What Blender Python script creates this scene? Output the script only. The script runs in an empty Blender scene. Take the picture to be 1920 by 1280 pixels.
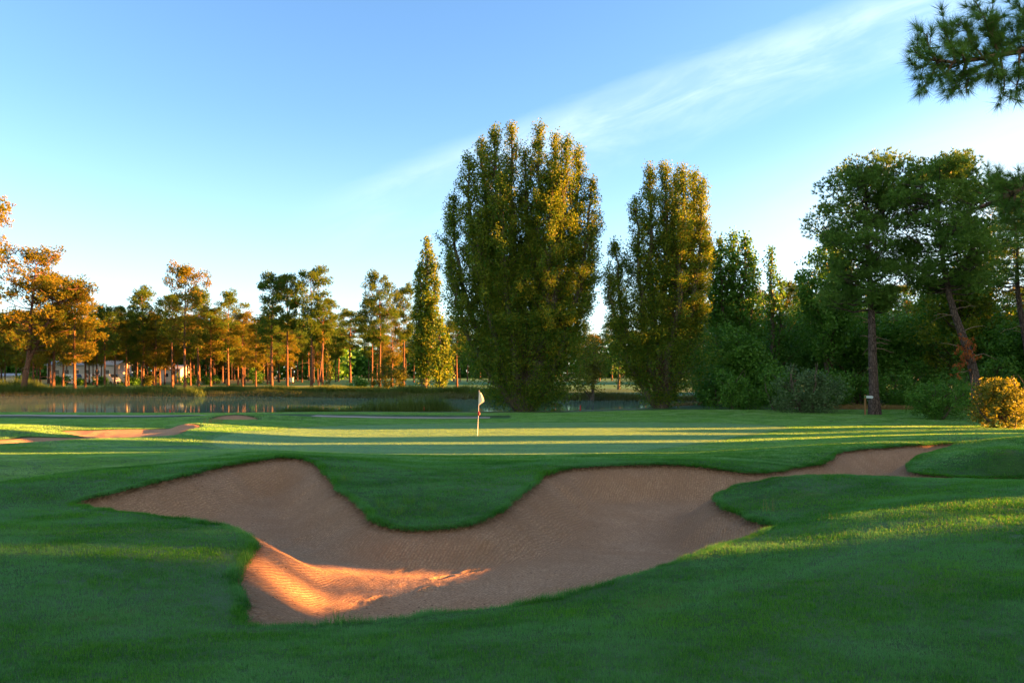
import bpy, math
import numpy as np
from mathutils import Vector
R = math.radians
sc = bpy.context.scene
COL = sc.collection
EYE = 3.0            # eye height over the putting green (z = 0)
FPX = 1371.0         # focal length in photo pixels
# ---------------------------------------------------------------- camera
cam_d = bpy.data.cameras.new('camera'); cam = bpy.data.objects.new('camera', cam_d); COL.objects.link(cam)
cam.location = (0, 0, EYE); cam.rotation_euler = (R(90), 0, 0)
cam_d.sensor_width = 36; cam_d.lens = FPX / 1920 * 36; cam_d.shift_y = 60 / 1920
cam_d.clip_start = 0.1; cam_d.clip_end = 6000
sc.camera = cam
# ---------------------------------------------------------------- light
SUN_AZ, SUN_EL = R(4), R(8)       # azimuth from +X towards +Y
sd = Vector((math.cos(SUN_AZ) * math.cos(SUN_EL), math.sin(SUN_AZ) * math.cos(SUN_EL), math.sin(SUN_EL)))
sl = bpy.data.lights.new('sun', 'SUN'); sun = bpy.data.objects.new('sun', sl); COL.objects.link(sun)
sl.energy = 5.0; sl.angle = R(0.55); sl.color = (1.0, 0.36, 0.07)
sun.rotation_euler = sd.to_track_quat('Z', 'Y').to_euler(); sun.location = (60, 10, 30)
sc.view_settings.view_transform = 'Standard'; sc.view_settings.look = 'None'
sc.view_settings.exposure = 3.68; sc.view_settings.gamma = 1.0
sc.cycles.use_denoising = True
sc.cycles.max_bounces = 6; sc.cycles.diffuse_bounces = 3; sc.cycles.transmission_bounces = 3
sc.cycles.sample_clamp_indirect = 4.0

def build_world():
    w = bpy.data.worlds.new('World'); sc.world = w; w.use_nodes = True
    nt = w.node_tree; N = nt.nodes; L = nt.links; N.clear()
    def n(t, **k):
        o = N.new(t)
        for a, b in k.items(): setattr(o, a, b)
        return o
    def m(op, a, b=None, c=None):
        o = n('ShaderNodeMath', operation=op)
        for i, x in enumerate((a, b, c)):
            if x is None: continue
            if isinstance(x, (int, float)): o.inputs[i].default_value = x
            else: L.new(x, o.inputs[i])
        return o.outputs[0]
    sky = n('ShaderNodeTexSky', sky_type='NISHITA', sun_disc=False)
    sky.sun_elevation = SUN_EL + R(8); sky.sun_rotation = math.pi / 2 - SUN_AZ
    sky.air_density = 1.0; sky.dust_density = 0.3; sky.ozone_density = 3.0; sky.altitude = 0
    hs = n('ShaderNodeHueSaturation'); hs.inputs['Saturation'].default_value = SKY_SAT; hs.inputs['Value'].default_value = SKY_VAL
    L.new(sky.outputs[0], hs.inputs['Color'])
    tc = n('ShaderNodeTexCoord'); sep = n('ShaderNodeSeparateXYZ'); L.new(tc.outputs['Generated'], sep.inputs[0])
    X, Y, Z = sep.outputs
    # high cirrus: a band lying across the northern sky, in directions of the real sky
    yy = m('MAXIMUM', Y, 0.02); u = m('DIVIDE', X, yy); v = m('DIVIDE', Z, yy)
    # band axis from (-.26,.24) to (.58,.47): along / across coordinates
    al = m('ADD', m('MULTIPLY', u, 0.94), m('MULTIPLY', v, 0.34))
    cu = m('MULTIPLY', m('POWER', m('ADD', m('ABSOLUTE', u), 0.001), 2.0), 0.0)
    ac = m('SUBTRACT', m('SUBTRACT', m('MULTIPLY', v, 0.94), m('MULTIPLY', u, 0.34)), cu)
    comb = n('ShaderNodeCombineXYZ'); L.new(m('MULTIPLY', al, 2.2), comb.inputs[0]); L.new(m('MULTIPLY', ac, 9.0), comb.inputs[1])
    nz = n('ShaderNodeTexNoise'); nz.inputs['Scale'].default_value = 2.3; nz.inputs['Detail'].default_value = 7; nz.inputs['Roughness'].default_value = .62
    nz.inputs['Distortion'].default_value = .5; L.new(comb.outputs[0], nz.inputs['Vector'])
    comb2 = n('ShaderNodeCombineXYZ'); L.new(m('MULTIPLY', al, 9.0), comb2.inputs[0]); L.new(m('MULTIPLY', ac, 22.0), comb2.inputs[1])
    nz2 = n('ShaderNodeTexNoise'); nz2.inputs['Scale'].default_value = 2.0; nz2.inputs['Detail'].default_value = 6; L.new(comb2.outputs[0], nz2.inputs['Vector'])
    def smooth(x, a, b):
        o = n('ShaderNodeMapRange', interpolation_type='SMOOTHSTEP'); o.inputs[1].default_value = a; o.inputs[2].default_value = b
        L.new(x, o.inputs[0]); return o.outputs[0]
    acw = m('ADD', ac, m('MULTIPLY', m('SUBTRACT', nz.outputs[0], .5), .06))
    # upper edge crisp, fading out below
    band = m('MULTIPLY', smooth(acw, .335, .300), smooth(acw, .19, .30))
    ends = smooth(al, -.25, .10)
    tex = m('ADD', .35, m('MULTIPLY', smooth(nz.outputs[0], .35, .7), .65))
    tex = m('MULTIPLY', tex, m('ADD', .6, m('MULTIPLY', nz2.outputs[0], .8)))
    c1 = m('MULTIPLY', m('MULTIPLY', band, ends), tex)
    # pale veil lower right
    veil = m('MULTIPLY', smooth(ac, .20, .02), smooth(al, .05, .75))
    veil = m('MULTIPLY', veil, m('ADD', .55, m('MULTIPLY', nz.outputs[0], .7)))
    haze = smooth(Z, .34, 0.0)
    cl = m('MINIMUM', m('ADD', m('ADD', m('MULTIPLY', c1, .44), m('MULTIPLY', veil, .75)), m('MULTIPLY', haze, .28)), 1.0)
    mx = n('ShaderNodeMix', data_type='RGBA'); L.new(cl, mx.inputs[0]); L.new(hs.outputs[0], mx.inputs[6]); mx.inputs[7].default_value = CLOUD
    # added warm fill: brightens the unseen sky behind the camera and round the sun
    wn = m('ADD', .72, m('MULTIPLY', smooth(nz.outputs[0], .3, .7), .28))
    back = m('MULTIPLY', smooth(Y, .05, -.40), wn); glow = smooth(X, .80, .99)
    mx2 = n('ShaderNodeMix', data_type='RGBA'); L.new(m('MAXIMUM', m('MULTIPLY', back, .68), glow), mx2.inputs[0]); L.new(mx.outputs[2], mx2.inputs[6]); mx2.inputs[7].default_value = WARM_FILL
    bg = n('ShaderNodeBackground'); L.new(mx2.outputs[2], bg.inputs[0]); bg.inputs[1].default_value = SKY_STR
    out = n('ShaderNodeOutputWorld'); L.new(bg.outputs[0], out.inputs[0])
SKY_SAT, SKY_VAL, SKY_STR, CLOUD = 1.07, .57, 0.052, (1.95, 2.3, 2.45, 1)
WARM_FILL = (2.55, 2.1, 1.4, 1)
build_world()
# ---------------------------------------------------------------- helpers
def P(px, py, z):
    """world point at height z seen in direction of photo pixel (used to measure distances on the ground)"""
    D = (EYE - z) * FPX / (py - 700.0)
    return ((px - 960) / FPX * D, D, z)
def PD(px, D): return (px - 960) / FPX * D
def link(o, parent=None):
    COL.objects.link(o)
    if parent is not None: o.parent = parent
    return o
def mesh(name, V, faces, mats, parent=None, midx=None, smooth=False, col=None):
    """V (n,3); faces: list of int arrays (k,3) or (k,4); one mesh object"""
    me = bpy.data.meshes.new(name)
    V = np.asarray(V, np.float32)
    faces = [np.asarray(f, np.int32) for f in faces if len(f)]
    me.vertices.add(len(V)); me.vertices.foreach_set('co', V.ravel())
    idx = np.concatenate([f.ravel() for f in faces]); tot = np.concatenate([np.full(len(f), f.shape[1], np.int32) for f in faces])
    me.loops.add(len(idx)); me.loops.foreach_set('vertex_index', idx)
    me.polygons.add(len(tot)); me.polygons.foreach_set('loop_start', np.concatenate([[0], np.cumsum(tot)[:-1]]).astype(np.int32))
    me.polygons.foreach_set('loop_total', tot)
    if smooth is not False:
        s = np.ones(len(tot), bool) if smooth is True else np.asarray(smooth, bool)
        me.polygons.foreach_set('use_smooth', s)
    for mt in (mats if isinstance(mats, (list, tuple)) else [mats]): me.materials.append(mt)
    if midx is not None: me.polygons.foreach_set('material_index', np.asarray(midx, np.int32))
    if col is not None:
        for k, a in col.items():
            a = np.asarray(a, np.float32)
            at = me.attributes.new(k, 'FLOAT', 'POINT'); at.data.foreach_set('value', a)
    me.update(calc_edges=True)
    return link(bpy.data.objects.new(name, me), parent)
def tag(o, label=None, cat=None, group=None, kind=None):
    if label: o['label'] = label
    if cat: o['category'] = cat
    if group: o['group'] = group
    if kind: o['kind'] = kind
    return o
def thing(name, loc, label, cat, group=None, rz=0.0):
    o = bpy.data.objects.new(name, None); o.location = loc; o.rotation_euler = (0, 0, rz); o.empty_display_size = .3
    return tag(link(o), label, cat, group)
def copy_thing(root, loc, rz, scale, label, group=None, cat=None):
    c = root.copy(); COL.objects.link(c); c.location = loc; c.rotation_euler = (0, 0, rz); c.scale = scale if hasattr(scale, '__len__') else (scale,) * 3
    for ch in root.children:
        k = ch.copy(); COL.objects.link(k); k.parent = c
        for g in ch.children:
            q = g.copy(); COL.objects.link(q); q.parent = k
    c['label'] = label
    if group: c['group'] = group
    elif 'group' in c: del c['group']
    if cat: c['category'] = cat
    return c
def ball(rng, m, s):
    v = rng.normal(size=(m, 3)); v /= np.linalg.norm(v, axis=1)[:, None] + 1e-9; return v * (rng.random((m, 1)) ** .5) * 1.75 * s
class Geo:
    """collects tubes, boxes, leaves into one mesh"""
    def __init__(s): s.V = []; s.F = []; s.n = 0; s.M = []; s.T = []; s.S = []
    def add(s, V, F, m=0, t=0.5, smooth=False):
        V = np.asarray(V, np.float32).reshape(-1, 3); F = np.asarray(F, np.int32)
        s.V.append(V); s.F.append(F + s.n); s.n += len(V); s.M.append(np.full(len(F), m)); s.S.append(np.full(len(F), smooth))
        s.T.append(np.broadcast_to(np.asarray(t, np.float32), (len(V),)))
    def tube(s, pts, rad, k=6, m=0, t=0.5, cap=False):
        pts = np.asarray(pts, float); rad = np.broadcast_to(np.asarray(rad, float), (len(pts),))
        T = np.gradient(pts, axis=0); T /= np.linalg.norm(T, axis=1)[:, None] + 1e-9
        ref = np.array([0, 0, 1.0]) if abs(T[:, 2]).mean() < .8 else np.array([1.0, 0, 0])
        A = np.cross(T, ref); A /= np.linalg.norm(A, axis=1)[:, None] + 1e-9; B = np.cross(T, A)
        a = np.arange(k) * 2 * np.pi / k
        V = pts[:, None] + rad[:, None, None] * (np.cos(a)[None, :, None] * A[:, None] + np.sin(a)[None, :, None] * B[:, None])
        n = len(pts); i = np.arange(n - 1)[:, None] * k; j = np.arange(k)[None]; j2 = (j + 1) % k
        F = np.stack([i + j, i + j2, i + k + j2, i + k + j], -1).reshape(-1, 4)
        s.add(V, F, m, t, True)
        if cap:
            V2 = V[-1]; c = pts[-1:]
            s.add(np.vstack([V2, c]), [[q, (q + 1) % k, k] for q in range(k)], m, t)
            V2 = V[0]; c = pts[:1]
            s.add(np.vstack([V2, c]), [[(q + 1) % k, q, k] for q in range(k)], m, t)
    def box(s, lo, hi, m=0):
        x0, y0, z0 = lo; x1, y1, z1 = hi
        V = [(x0,y0,z0),(x1,y0,z0),(x1,y1,z0),(x0,y1,z0),(x0,y0,z1),(x1,y0,z1),(x1,y1,z1),(x0,y1,z1)]
        s.add(V, [(0,3,2,1),(4,5,6,7),(0,1,5,4),(1,2,6,5),(2,3,7,6),(3,0,4,7)], m)
    def build(s, name, mats, parent=None):
        f3 = [f for f in s.F if f.shape[1] == 3]; f4 = [f for f in s.F if f.shape[1] == 4]
        o3 = [q for q, f in enumerate(s.F) if f.shape[1] == 3]; o4 = [q for q, f in enumerate(s.F) if f.shape[1] == 4]
        order = o3 + o4
        mi = np.concatenate([s.M[q] for q in order]); sm = np.concatenate([s.S[q] for q in order])
        fs = ([np.concatenate(f3)] if f3 else []) + ([np.concatenate(f4)] if f4 else [])
        return mesh(name, np.concatenate(s.V), fs, mats, parent, mi, sm, {'tint': np.concatenate(s.T)})
def unit(v): return v / (np.linalg.norm(v, axis=-1, keepdims=True) + 1e-9)
def leaves(g, C, size, rng, aspect=.62, tint=None, flat=0.0, m=0):
    n = len(C)
    nrm = unit(rng.normal(size=(n, 3)) + np.array([0, 0, flat])); a = unit(np.cross(nrm, rng.normal(size=(n, 3)))); b = np.cross(nrm, a)
    sz = (size * rng.uniform(.6, 1.3, n))[:, None]
    V = np.stack([C - a * sz * .5, C + b * sz * .5 * aspect, C + a * sz * .55, C - b * sz * .5 * aspect], 1)
    F = np.arange(4 * n).reshape(n, 4)
    if tint is None: tint = rng.uniform(0, 1, n)
    g.add(V, F, m, np.repeat(tint, 4))
def needles(g, C, D, k, length, width, rng, spread=.9, tint=None, m=0):
    """k thin triangular needle sprays at every tuft centre C, leaning round direction D"""
    n = len(C); C = np.repeat(C, k, 0); D = np.repeat(D, k, 0)
    d = unit(D + rng.normal(size=(n * k, 3)) * spread); w = unit(np.cross(d, rng.normal(size=(n * k, 3))))
    L = (length * rng.uniform(.65, 1.15, n * k))[:, None]
    V = np.stack([C - w * width * .5, C + w * width * .5, C + d * L], 1)
    t = rng.uniform(0, 1, n) if tint is None else tint
    g.add(V, np.arange(3 * n * k).reshape(-1, 3), m, np.repeat(t, 3 * k))
# ---------------------------------------------------------------- materials
class NT:
    def __init__(s, name):
        s.m = bpy.data.materials.new(name); s.m.use_nodes = True; s.t = s.m.node_tree; s.t.nodes.clear()
        s.out = s.t.nodes.new('ShaderNodeOutputMaterial')
    def n(s, t, **k):
        o = s.t.nodes.new('ShaderNode' + t)
        for a, b in k.items(): setattr(o, a, b)
        return o
    def set(s, o, i, v):
        if v is None: return
        if isinstance(v, (int, float)): o.inputs[i].default_value = v
        elif isinstance(v, (tuple, list)): o.inputs[i].default_value = tuple(v) + ((1,) if len(v) == 3 and len(o.inputs[i].default_value) == 4 else ())
        else: s.t.links.new(v, o.inputs[i])
    def math(s, op, a, b=None, c=None):
        o = s.n('Math', operation=op)
        for i, x in enumerate((a, b, c)): s.set(o, i, x)
        return o.outputs[0]
    def mix(s, f, a, b, mode='MIX'):
        o = s.n('Mix', data_type='RGBA', blend_type=mode); s.set(o, 0, f); s.set(o, 6, a); s.set(o, 7, b); return o.outputs[2]
    def noise(s, scale, detail=4, rough=.55, vec=None, dist=0.0):
        o = s.n('TexNoise'); s.set(o, 'Scale', scale); s.set(o, 'Detail', detail); s.set(o, 'Roughness', rough); s.set(o, 'Distortion', dist)
        s.set(o, 'Vector', vec if vec is not None else s.pos()); return o.outputs[0]
    def pos(s):
        if not hasattr(s, '_p'): s._p = s.n('NewGeometry').outputs['Position']
        return s._p
    def scaled(s, v, sx, sy, sz, rz=0):
        o = s.n('Mapping'); s.set(o, 0, v); o.inputs['Scale'].default_value = (sx, sy, sz); o.inputs['Rotation'].default_value = (0, 0, rz); return o.outputs[0]
    def attr(s, name):
        o = s.n('Attribute', attribute_name=name); return o.outputs['Fac']
    def ramp(s, x, a, b, lo=0.0, hi=1.0):
        o = s.n('MapRange', interpolation_type='SMOOTHSTEP'); s.set(o, 0, x); s.set(o, 1, a); s.set(o, 2, b); s.set(o, 3, lo); s.set(o, 4, hi); return o.outputs[0]
    def bump(s, h, dist, strength=1.0, normal=None):
        o = s.n('Bump'); s.set(o, 'Height', h); s.set(o, 'Distance', dist); s.set(o, 'Strength', strength); s.set(o, 'Normal', normal); return o.outputs[0]
    def bsdf(s, col, rough=.7, normal=None, spec=.3, metal=0.0, **k):
        o = s.n('BsdfPrincipled'); s.set(o, 'Base Color', col); s.set(o, 'Roughness', rough); s.set(o, 'Normal', normal); s.set(o, 'Specular IOR Level', spec); s.set(o, 'Metallic', metal)
        for a, b in k.items(): s.set(o, a, b)
        return o.outputs[0]
    def done(s, sh): s.t.links.new(sh, s.out.inputs[0]); return s.m
def leaf_mat(name, c1, c2, trans=.4, gloss=.35, warm=(1.25, 1.1, .5), dew=None):
    t = NT(name); f = t.attr('tint'); c = t.mix(f, c1, c2)
    if dew: c = t.mix(t.math('MULTIPLY', t.ramp(t.noise(.55, 6, .68, t.scaled(t.pos(), 1, 1.5, 1, .5)), .43, .62), .85), c, dew)
    d = t.bsdf(c, .55, spec=gloss)
    tr = t.n('BsdfTranslucent'); t.set(tr, 0, t.mix(1.0, c, warm, 'MULTIPLY'))
    mx = t.n('MixShader'); t.set(mx, 0, trans); t.set(mx, 1, d); t.set(mx, 2, tr.outputs[0])
    return t.done(mx.outputs[0])
def bark_mat(name, c1, c2, sc_=3.0, bump=.03):
    t = NT(name); v = t.n('TexCoord').outputs['Object']; q = t.scaled(v, 1, 1, .35)
    h = t.noise(sc_ * 3, 5, .65, q); vo = t.n('TexVoronoi', feature='DISTANCE_TO_EDGE'); t.set(vo, 'Vector', q); t.set(vo, 'Scale', sc_ * 2.5)
    cr = t.ramp(vo.outputs[0], 0, .12)
    c = t.mix(t.math('MULTIPLY', cr, t.ramp(h, .3, .7, .35, 1)), c1, c2)
    return t.done(t.bsdf(c, .9, t.bump(t.math('ADD', cr, h), bump), .15))
M = {}
M['poplar'] = leaf_mat('poplar_leaf', (.010, .12, .016), (.22, .26, .015), .48, .3, (1.15, 1.1, .5))
M['broad'] = leaf_mat('broad_leaf', (.030, .14, .016), (.10, .26, .03), .38)
M['olive'] = leaf_mat('grey_green_leaf', (.05, .12, .045), (.09, .18, .07), .25)
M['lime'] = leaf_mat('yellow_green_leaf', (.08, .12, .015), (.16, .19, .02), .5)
M['pine'] = leaf_mat('sunlit_pine_needle', (.055, .14, .012), (.27, .20, .015), .35, .25)  # orange sunlight is put into this needle colour
M['pine_shaded'] = leaf_mat('shaded_pine_needle', (.038, .14, .018), (.135, .19, .02), .35, .25)  # greener copy, shade of the middle pines put into its colour
M['pine_near_shaded'] = leaf_mat('near_shaded_pine_needle', (.060, .17, .03), (.14, .28, .05), .35, .3)  # shaded copy of the needle colour for the near pines
M['pine_dead'] = leaf_mat('dead_needle', (.26, .09, .03), (.34, .13, .04), .3, .1)
M['dry'] = leaf_mat('dry_grass', (.22, .17, .07), (.32, .25, .11), .3, .1)
M['sedge'] = leaf_mat('sedge', (.045, .095, .02), (.13, .14, .05), .3, .1)
M['reed'] = leaf_mat('reed', (.04, .10, .018), (.10, .16, .03), .4)
M['blade'] = leaf_mat('grass_blade', (.006, .105, .007), (.085, .31, .012), .4, .3, (1.1, 1.1, .6), (.085, .29, .095))
M['fairway_blade'] = leaf_mat('fairway_blade', (.08, .28, .045), (.19, .43, .09), .4, .3, (1.1, 1.1, .6), (.22, .44, .18))
M['weed'] = leaf_mat('weed_blade', (.05, .16, .015), (.10, .26, .025), .4, .25)
M['pinebark'] = bark_mat('pine_bark', (.045, .03, .022), (.20, .115, .08))
M['greybark'] = bark_mat('grey_pine_bark', (.03, .026, .024), (.12, .10, .09))
M['popbark'] = bark_mat('poplar_bark', (.05, .045, .035), (.16, .15, .12))
M['twig'] = bark_mat('twig_bark', (.04, .03, .02), (.12, .09, .065), 6, .01)
M['deadwood'] = bark_mat('dead_wood', (.16, .12, .09), (.34, .27, .20), 6, .01)
# ---------------------------------------------------------------- terrain
LIP = [  # big bunker outline: photo pixel and ground height in metres
 (137,941,.75),(200,923,.85),(270,906,.93),(350,886,1.0),(430,868,1.05),(500,857,1.08),(545,854,1.08),(590,864,1.05),(615,888,.96),(640,915,.87),
 (680,952,.77),(712,976,.70),(760,987,.66),(830,988,.66),(890,975,.70),(940,953,.74),(983,916,.82),(1012,890,.86),(1060,877,.86),(1150,869,.86),
 (1240,868,.85),(1330,874,.80),(1400,883,.72),(1440,883,.66),(1500,874,.60),(1548,862,.60),(1575,846,.62),(1620,838,.62),(1700,833,.60),(1770,829,.60),(1797,828,.58),
 (1788,837,.55),(1745,848,.55),(1712,864,.50),(1703,876,.48),(1722,885,.46),(1800,892,.45),(1920,894,.45),(2060,890,.45),(2140,896,.55),
 (2060,903,.72),(1920,902,.80),(1800,899,.82),(1700,896,.84),(1600,892,.88),(1500,892,.89),(1430,901,.82),(1375,913,.66),(1346,932,.55),(1350,945,.54),(1385,960,.54),(1430,975,.58),
 (1463,986,.68),(1400,1009,.84),(1300,1045,.89),(1200,1078,.90),(1100,1105,.90),(1000,1128,.90),(900,1140,.90),(800,1152,.89),(700,1163,.89),(600,1170,.88),(520,1175,.87),
 (480,1171,.86),(452,1155,.86),(441,1120,.86),(441,1080,.86),(455,1048,.86),(472,1028,.87),(476,1015,.88),(462,1001,.88),(425,988,.88),(370,979,.85),(300,970,.82),(220,958,.79),(165,948,.76)]
LEFT = [(-40,833,.35),(60,829,.34),(162,823,.32),(250,820,.31),(325,816,.30),(352,806,.32),(376,797,.34),(346,795,.32),(338,801,.12),(280,803,.10),(200,805,.10),(140,806,.10),(112,808,.12),(130,814,.16),(158,819,.22),(120,819.5,.25),(60,818,.30),(20,822,.33),(-40,827,.34)]
SLOT = [(398,785.5,.12),(405,781,.22),(425,778,.27),(445,777,.28),(468,779,.26),(486,785.5,.12),(440,786.5,.1)]
POND = [(-170,57),(-60,60),(-25,62),(0,64),(9,65.5),(15,70),(22,73),(28,79),(29,88),(24,94),(15,96),(0,98),(-12,101),(-28,108),(-60,116),(-90,119),(-170,121)]
def catmull(p, k=6):
    p = np.asarray(p, float); n = len(p); out = []
    for i in range(n):
        a, b, c, d = p[i - 1], p[i], p[(i + 1) % n], p[(i + 2) % n]
        for t in np.arange(k) / k:
            out.append(.5 * ((2 * b) + (c - a) * t + (2 * a - 5 * b + 4 * c - d) * t * t + (3 * b - a - 3 * c + d) * t ** 3))
    return np.array(out)
def sdist(x, y, poly):
    """signed distance, positive inside"""
    shp = np.shape(x); x = np.ravel(x); y = np.ravel(y); res = np.full(len(x), -50.0)
    lo = poly[:, :2].min(0) - 6; hi = poly[:, :2].max(0) + 6
    s = np.where((x > lo[0]) & (x < hi[0]) & (y > lo[1]) & (y < hi[1]))[0]
    A = poly[:, :2]; B = np.roll(A, -1, 0)
    for c in range(0, len(s), 40000):
        q = s[c:c + 40000]; X = x[q][:, None]; Y = y[q][:, None]
        e = B - A; wx = X - A[None, :, 0]; wy = Y - A[None, :, 1]
        t = np.clip((wx * e[:, 0] + wy * e[:, 1]) / ((e ** 2).sum(1) + 1e-12), 0, 1)
        d = np.sqrt(((wx - t * e[:, 0]) ** 2 + (wy - t * e[:, 1]) ** 2).min(1))
        cross = ((A[None, :, 1] > Y) != (B[None, :, 1] > Y)) & (X < (B[:, 0] - A[:, 0]) * (Y - A[None, :, 1]) / (B[:, 1] - A[:, 1] + 1e-12) + A[None, :, 0])
        res[q] = np.where(cross.sum(1) % 2 == 1, d, -d)
    return res.reshape(shp)
lip_w = np.array([P(*p) for p in LIP]); left_w = np.array([P(*p) for p in LEFT]); slot_w = np.array([P(*p) for p in SLOT])
lip_c, left_c, slot_c = catmull(lip_w, 9), catmull(left_w, 4), catmull(slot_w, 4)
_r = np.random.default_rng(3); _q = np.arange(len(lip_c)); _n = sum(a * np.interp(_q, np.arange(0, len(lip_c) + f, f), _r.normal(size=len(np.arange(0, len(lip_c) + f, f)))) for a, f in ((.035, 6), (.025, 3), (.012, 1)))
_t = np.roll(lip_c, -1, 0) - np.roll(lip_c, 1, 0); _t /= np.linalg.norm(_t[:, :2], axis=1)[:, None]; lip_c[:, 0] += _t[:, 1] * _n; lip_c[:, 1] -= _t[:, 0] * _n
pond_c = catmull(np.array([(a, b, 0) for a, b in POND]), 5)
CTRL = [tuple(p) for p in lip_w] + [tuple(p) for p in left_w] + [tuple(p) for p in slot_w]
CTRL += [(x, 3.4, z) for x, z in ((-9, 1.25), (-5, 1.3), (-2.5, 1.32), (0, 1.35), (2.5, 1.36), (5, 1.4), (9, 1.5))]
CTRL += [(x, -6, 1.4) for x in (-20, -8, 0, 8, 20)] + [(x, -60, 1.2) for x in (-60, 0, 60)]
CTRL += [(0, 5.2, 1.14), (-1.6, 5.0, 1.1), (3, 5.6, 1.2), (5.5, 7.5, 1.22), (8, 9, 1.24), (12, 8, 1.28), (-5, 6, 1.1), (-8, 9, 1.0), (-12, 12, .9), (-6, 9.2, .95), (-9, 14.5, .95), (-14, 18, .8), (-14, 11, 1.0)]
CTRL += [P(1560, 968, .93), P(1640, 955, 1.0), P(1720, 940, 1.06), P(1820, 925, 1.11), P(1920, 912, 1.16), P(2100, 905, 1.2)]
CTRL += [(PD(1560, 12.3), 12.3, .78), (PD(1680, 12.8), 12.8, .88), (PD(1800, 13.2), 13.2, .98), (PD(1560, 14), 14, .9)]
CTRL += [P(780, 940, .80), P(800, 900, .86), P(800, 870, .74), P(1200, 855, .62), P(1400, 868, .74), P(1400, 850, .5), P(1540, 850, .62), P(700, 858, .72)]   # peninsula and green apron
CTRL += [P(300, 870, .75), P(100, 880, .8), P(0, 900, .85), P(300, 850, .5), P(60, 850, .45), P(0, 920, .9), P(400, 845, .62)]
CTRL += [P(x, 850, .30) for x in (700, 1000, 1300)] + [P(x, 835, .10) for x in (500, 800, 1100, 1400)] + [P(x, 815, .0) for x in (600, 900, 1200, 1500)] + [P(x, 800, -.02) for x in (600, 900, 1200, 1500, 1800)]
CTRL += [P(1850, 842, .95), P(1920, 838, 1.0), P(1900, 860, .85), P(1900, 880, .6), P(1950, 820, .8), P(1780, 818, .5), P(1650, 825, .5)]
CTRL += [P(400, 791, .28), P(450, 793, .22), P(400, 800, .25), P(60, 800, .35), P(20, 806, .42), P(90, 796, .25), P(540, 783, .12), P(440, 775.5, .25), P(350, 780, .0), P(120, 784, -.05), P(300, 788, .0)]
CTRL += [(x, 52, -.02) for x in (-60, -34, -20, -8, 4)] + [(x, 58, -.1) for x in (-60, -34, -20, -8, 4)]
CTRL += [P(1230, 769.5, .1), P(1330, 770, .12), P(1100, 778, .0), P(1450, 776, .1), P(1600, 778, .1), P(1800, 780, .1)] + [(x, 66, .15) for x in (26, 40, 60)] + [(x, 80, .2) for x in (36, 60, 90)]
CTRL += [(x, 126, .1) for x in (-110, -70, -40, -15, 10, 40, 80)] + [(x, 150, .4) for x in (-120, -60, 0, 60)] + [(x, 260, 1.0) for x in (-200, -60, 60, 200)] + [(x, 900, 1.2) for x in (-900, 0, 900)] + [(x, y, .5) for x in (-300, 300) for y in (20, 120)] + [(x, -400, .5) for x in (-500, 0, 500)]
CTRL = np.array(CTRL)
def kern(r2): return np.sqrt(r2 + .35)
_d = kern(((CTRL[:, None, :2] - CTRL[None, :, :2]) ** 2).sum(-1)); n_ = len(CTRL)
_A = np.zeros((n_ + 1, n_ + 1)); _A[:n_, :n_] = _d - np.eye(n_) * .02; _A[n_, :n_] = _A[:n_, n_] = 1
_w = np.linalg.solve(_A, np.append(CTRL[:, 2], 0))
def base_h(x, y):
    shp = np.shape(x); x = np.ravel(x).astype(float); y = np.ravel(y).astype(float); out = np.empty(len(x))
    for c in range(0, len(x), 30000):
        s = slice(c, c + 30000)
        out[s] = kern((x[s, None] - CTRL[None, :, 0]) ** 2 + (y[s, None] - CTRL[None, :, 1]) ** 2) @ _w[:n_] + _w[n_]
    return out.reshape(shp)
def wob(x, y, s=1.0):
    return (np.sin(x * 1.31 / s + 1.7 * np.sin(y * .9 / s)) + np.sin(y * 1.77 / s + 1.3 * np.sin(x * 1.1 / s) + 2) + .5 * np.sin((x * 2.9 - y * 2.3) / s) + .5 * np.sin((x * 2.1 + y * 3.7) / s + 1)) / 3
WATER_Z = -.55
def smoothstep(t): t = np.clip(t, 0, 1); return t * t * (3 - 2 * t)
def all_sd(x, y):
    return sdist(x, y, lip_c), np.maximum(sdist(x, y, left_c), sdist(x, y, slot_c))
def green_h(x, y, sda=None):
    h = base_h(x, y) + wob(x, y, 1.2) * .012 * (np.hypot(x, y - 38) > 14) + wob(x, y, 5) * .02
    sdp = sdist(x, y, pond_c)
    h = h - smoothstep((sdp + 3.5) / 5.0) * (h + 1.2)
    return h, sdp
def bowl(x, y, sda, sdb):
    dm = .40 + .22 * smoothstep((y - 9.5) / 4.0)
    """depth of the sand below the turf"""
    a = .03 + .075 * smoothstep((y - 10) / 2) * smoothstep(sda / .05) + (dm - .02) * smoothstep(sda / (.95 + .12 * smoothstep((y - 9.5) / 4.0)))
    b = .03 + .24 * smoothstep(sdb / 1.4)
    b = np.where((y > 44), .03 + .30 * smoothstep(sdb / .8), b)
    return np.where(sda > sdb, a, b)
def axis(lo, hi, fine_lo, fine_hi, step, grow):
    mid = np.arange(fine_lo, fine_hi + 1e-6, step); out = [mid]
    a = []; v = fine_hi; s = step
    while v < hi: s *= grow; v += s; a.append(v)
    out.append(a); a = []; v = fine_lo; s = step
    while v > lo: s *= grow; v -= s; a.append(v)
    return np.concatenate([a[::-1], out[0], out[1]])
def grid_faces(nx, ny):
    i = np.arange(ny - 1)[:, None] * nx; j = np.arange(nx - 1)[None]
    return np.stack([i + j, i + j + 1, i + nx + j + 1, i + nx + j], -1).reshape(-1, 4)
gx = axis(-1500, 1500, -9.5, 12, .055, 1.018); gy = axis(-600, 2500, 4.5, 26, .055, 1.016)
GX, GY = np.meshgrid(gx, gy); SA, SB = all_sd(GX, GY); GH, SP = green_h(GX, GY)
SM = np.maximum(SA, SB)
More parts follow.
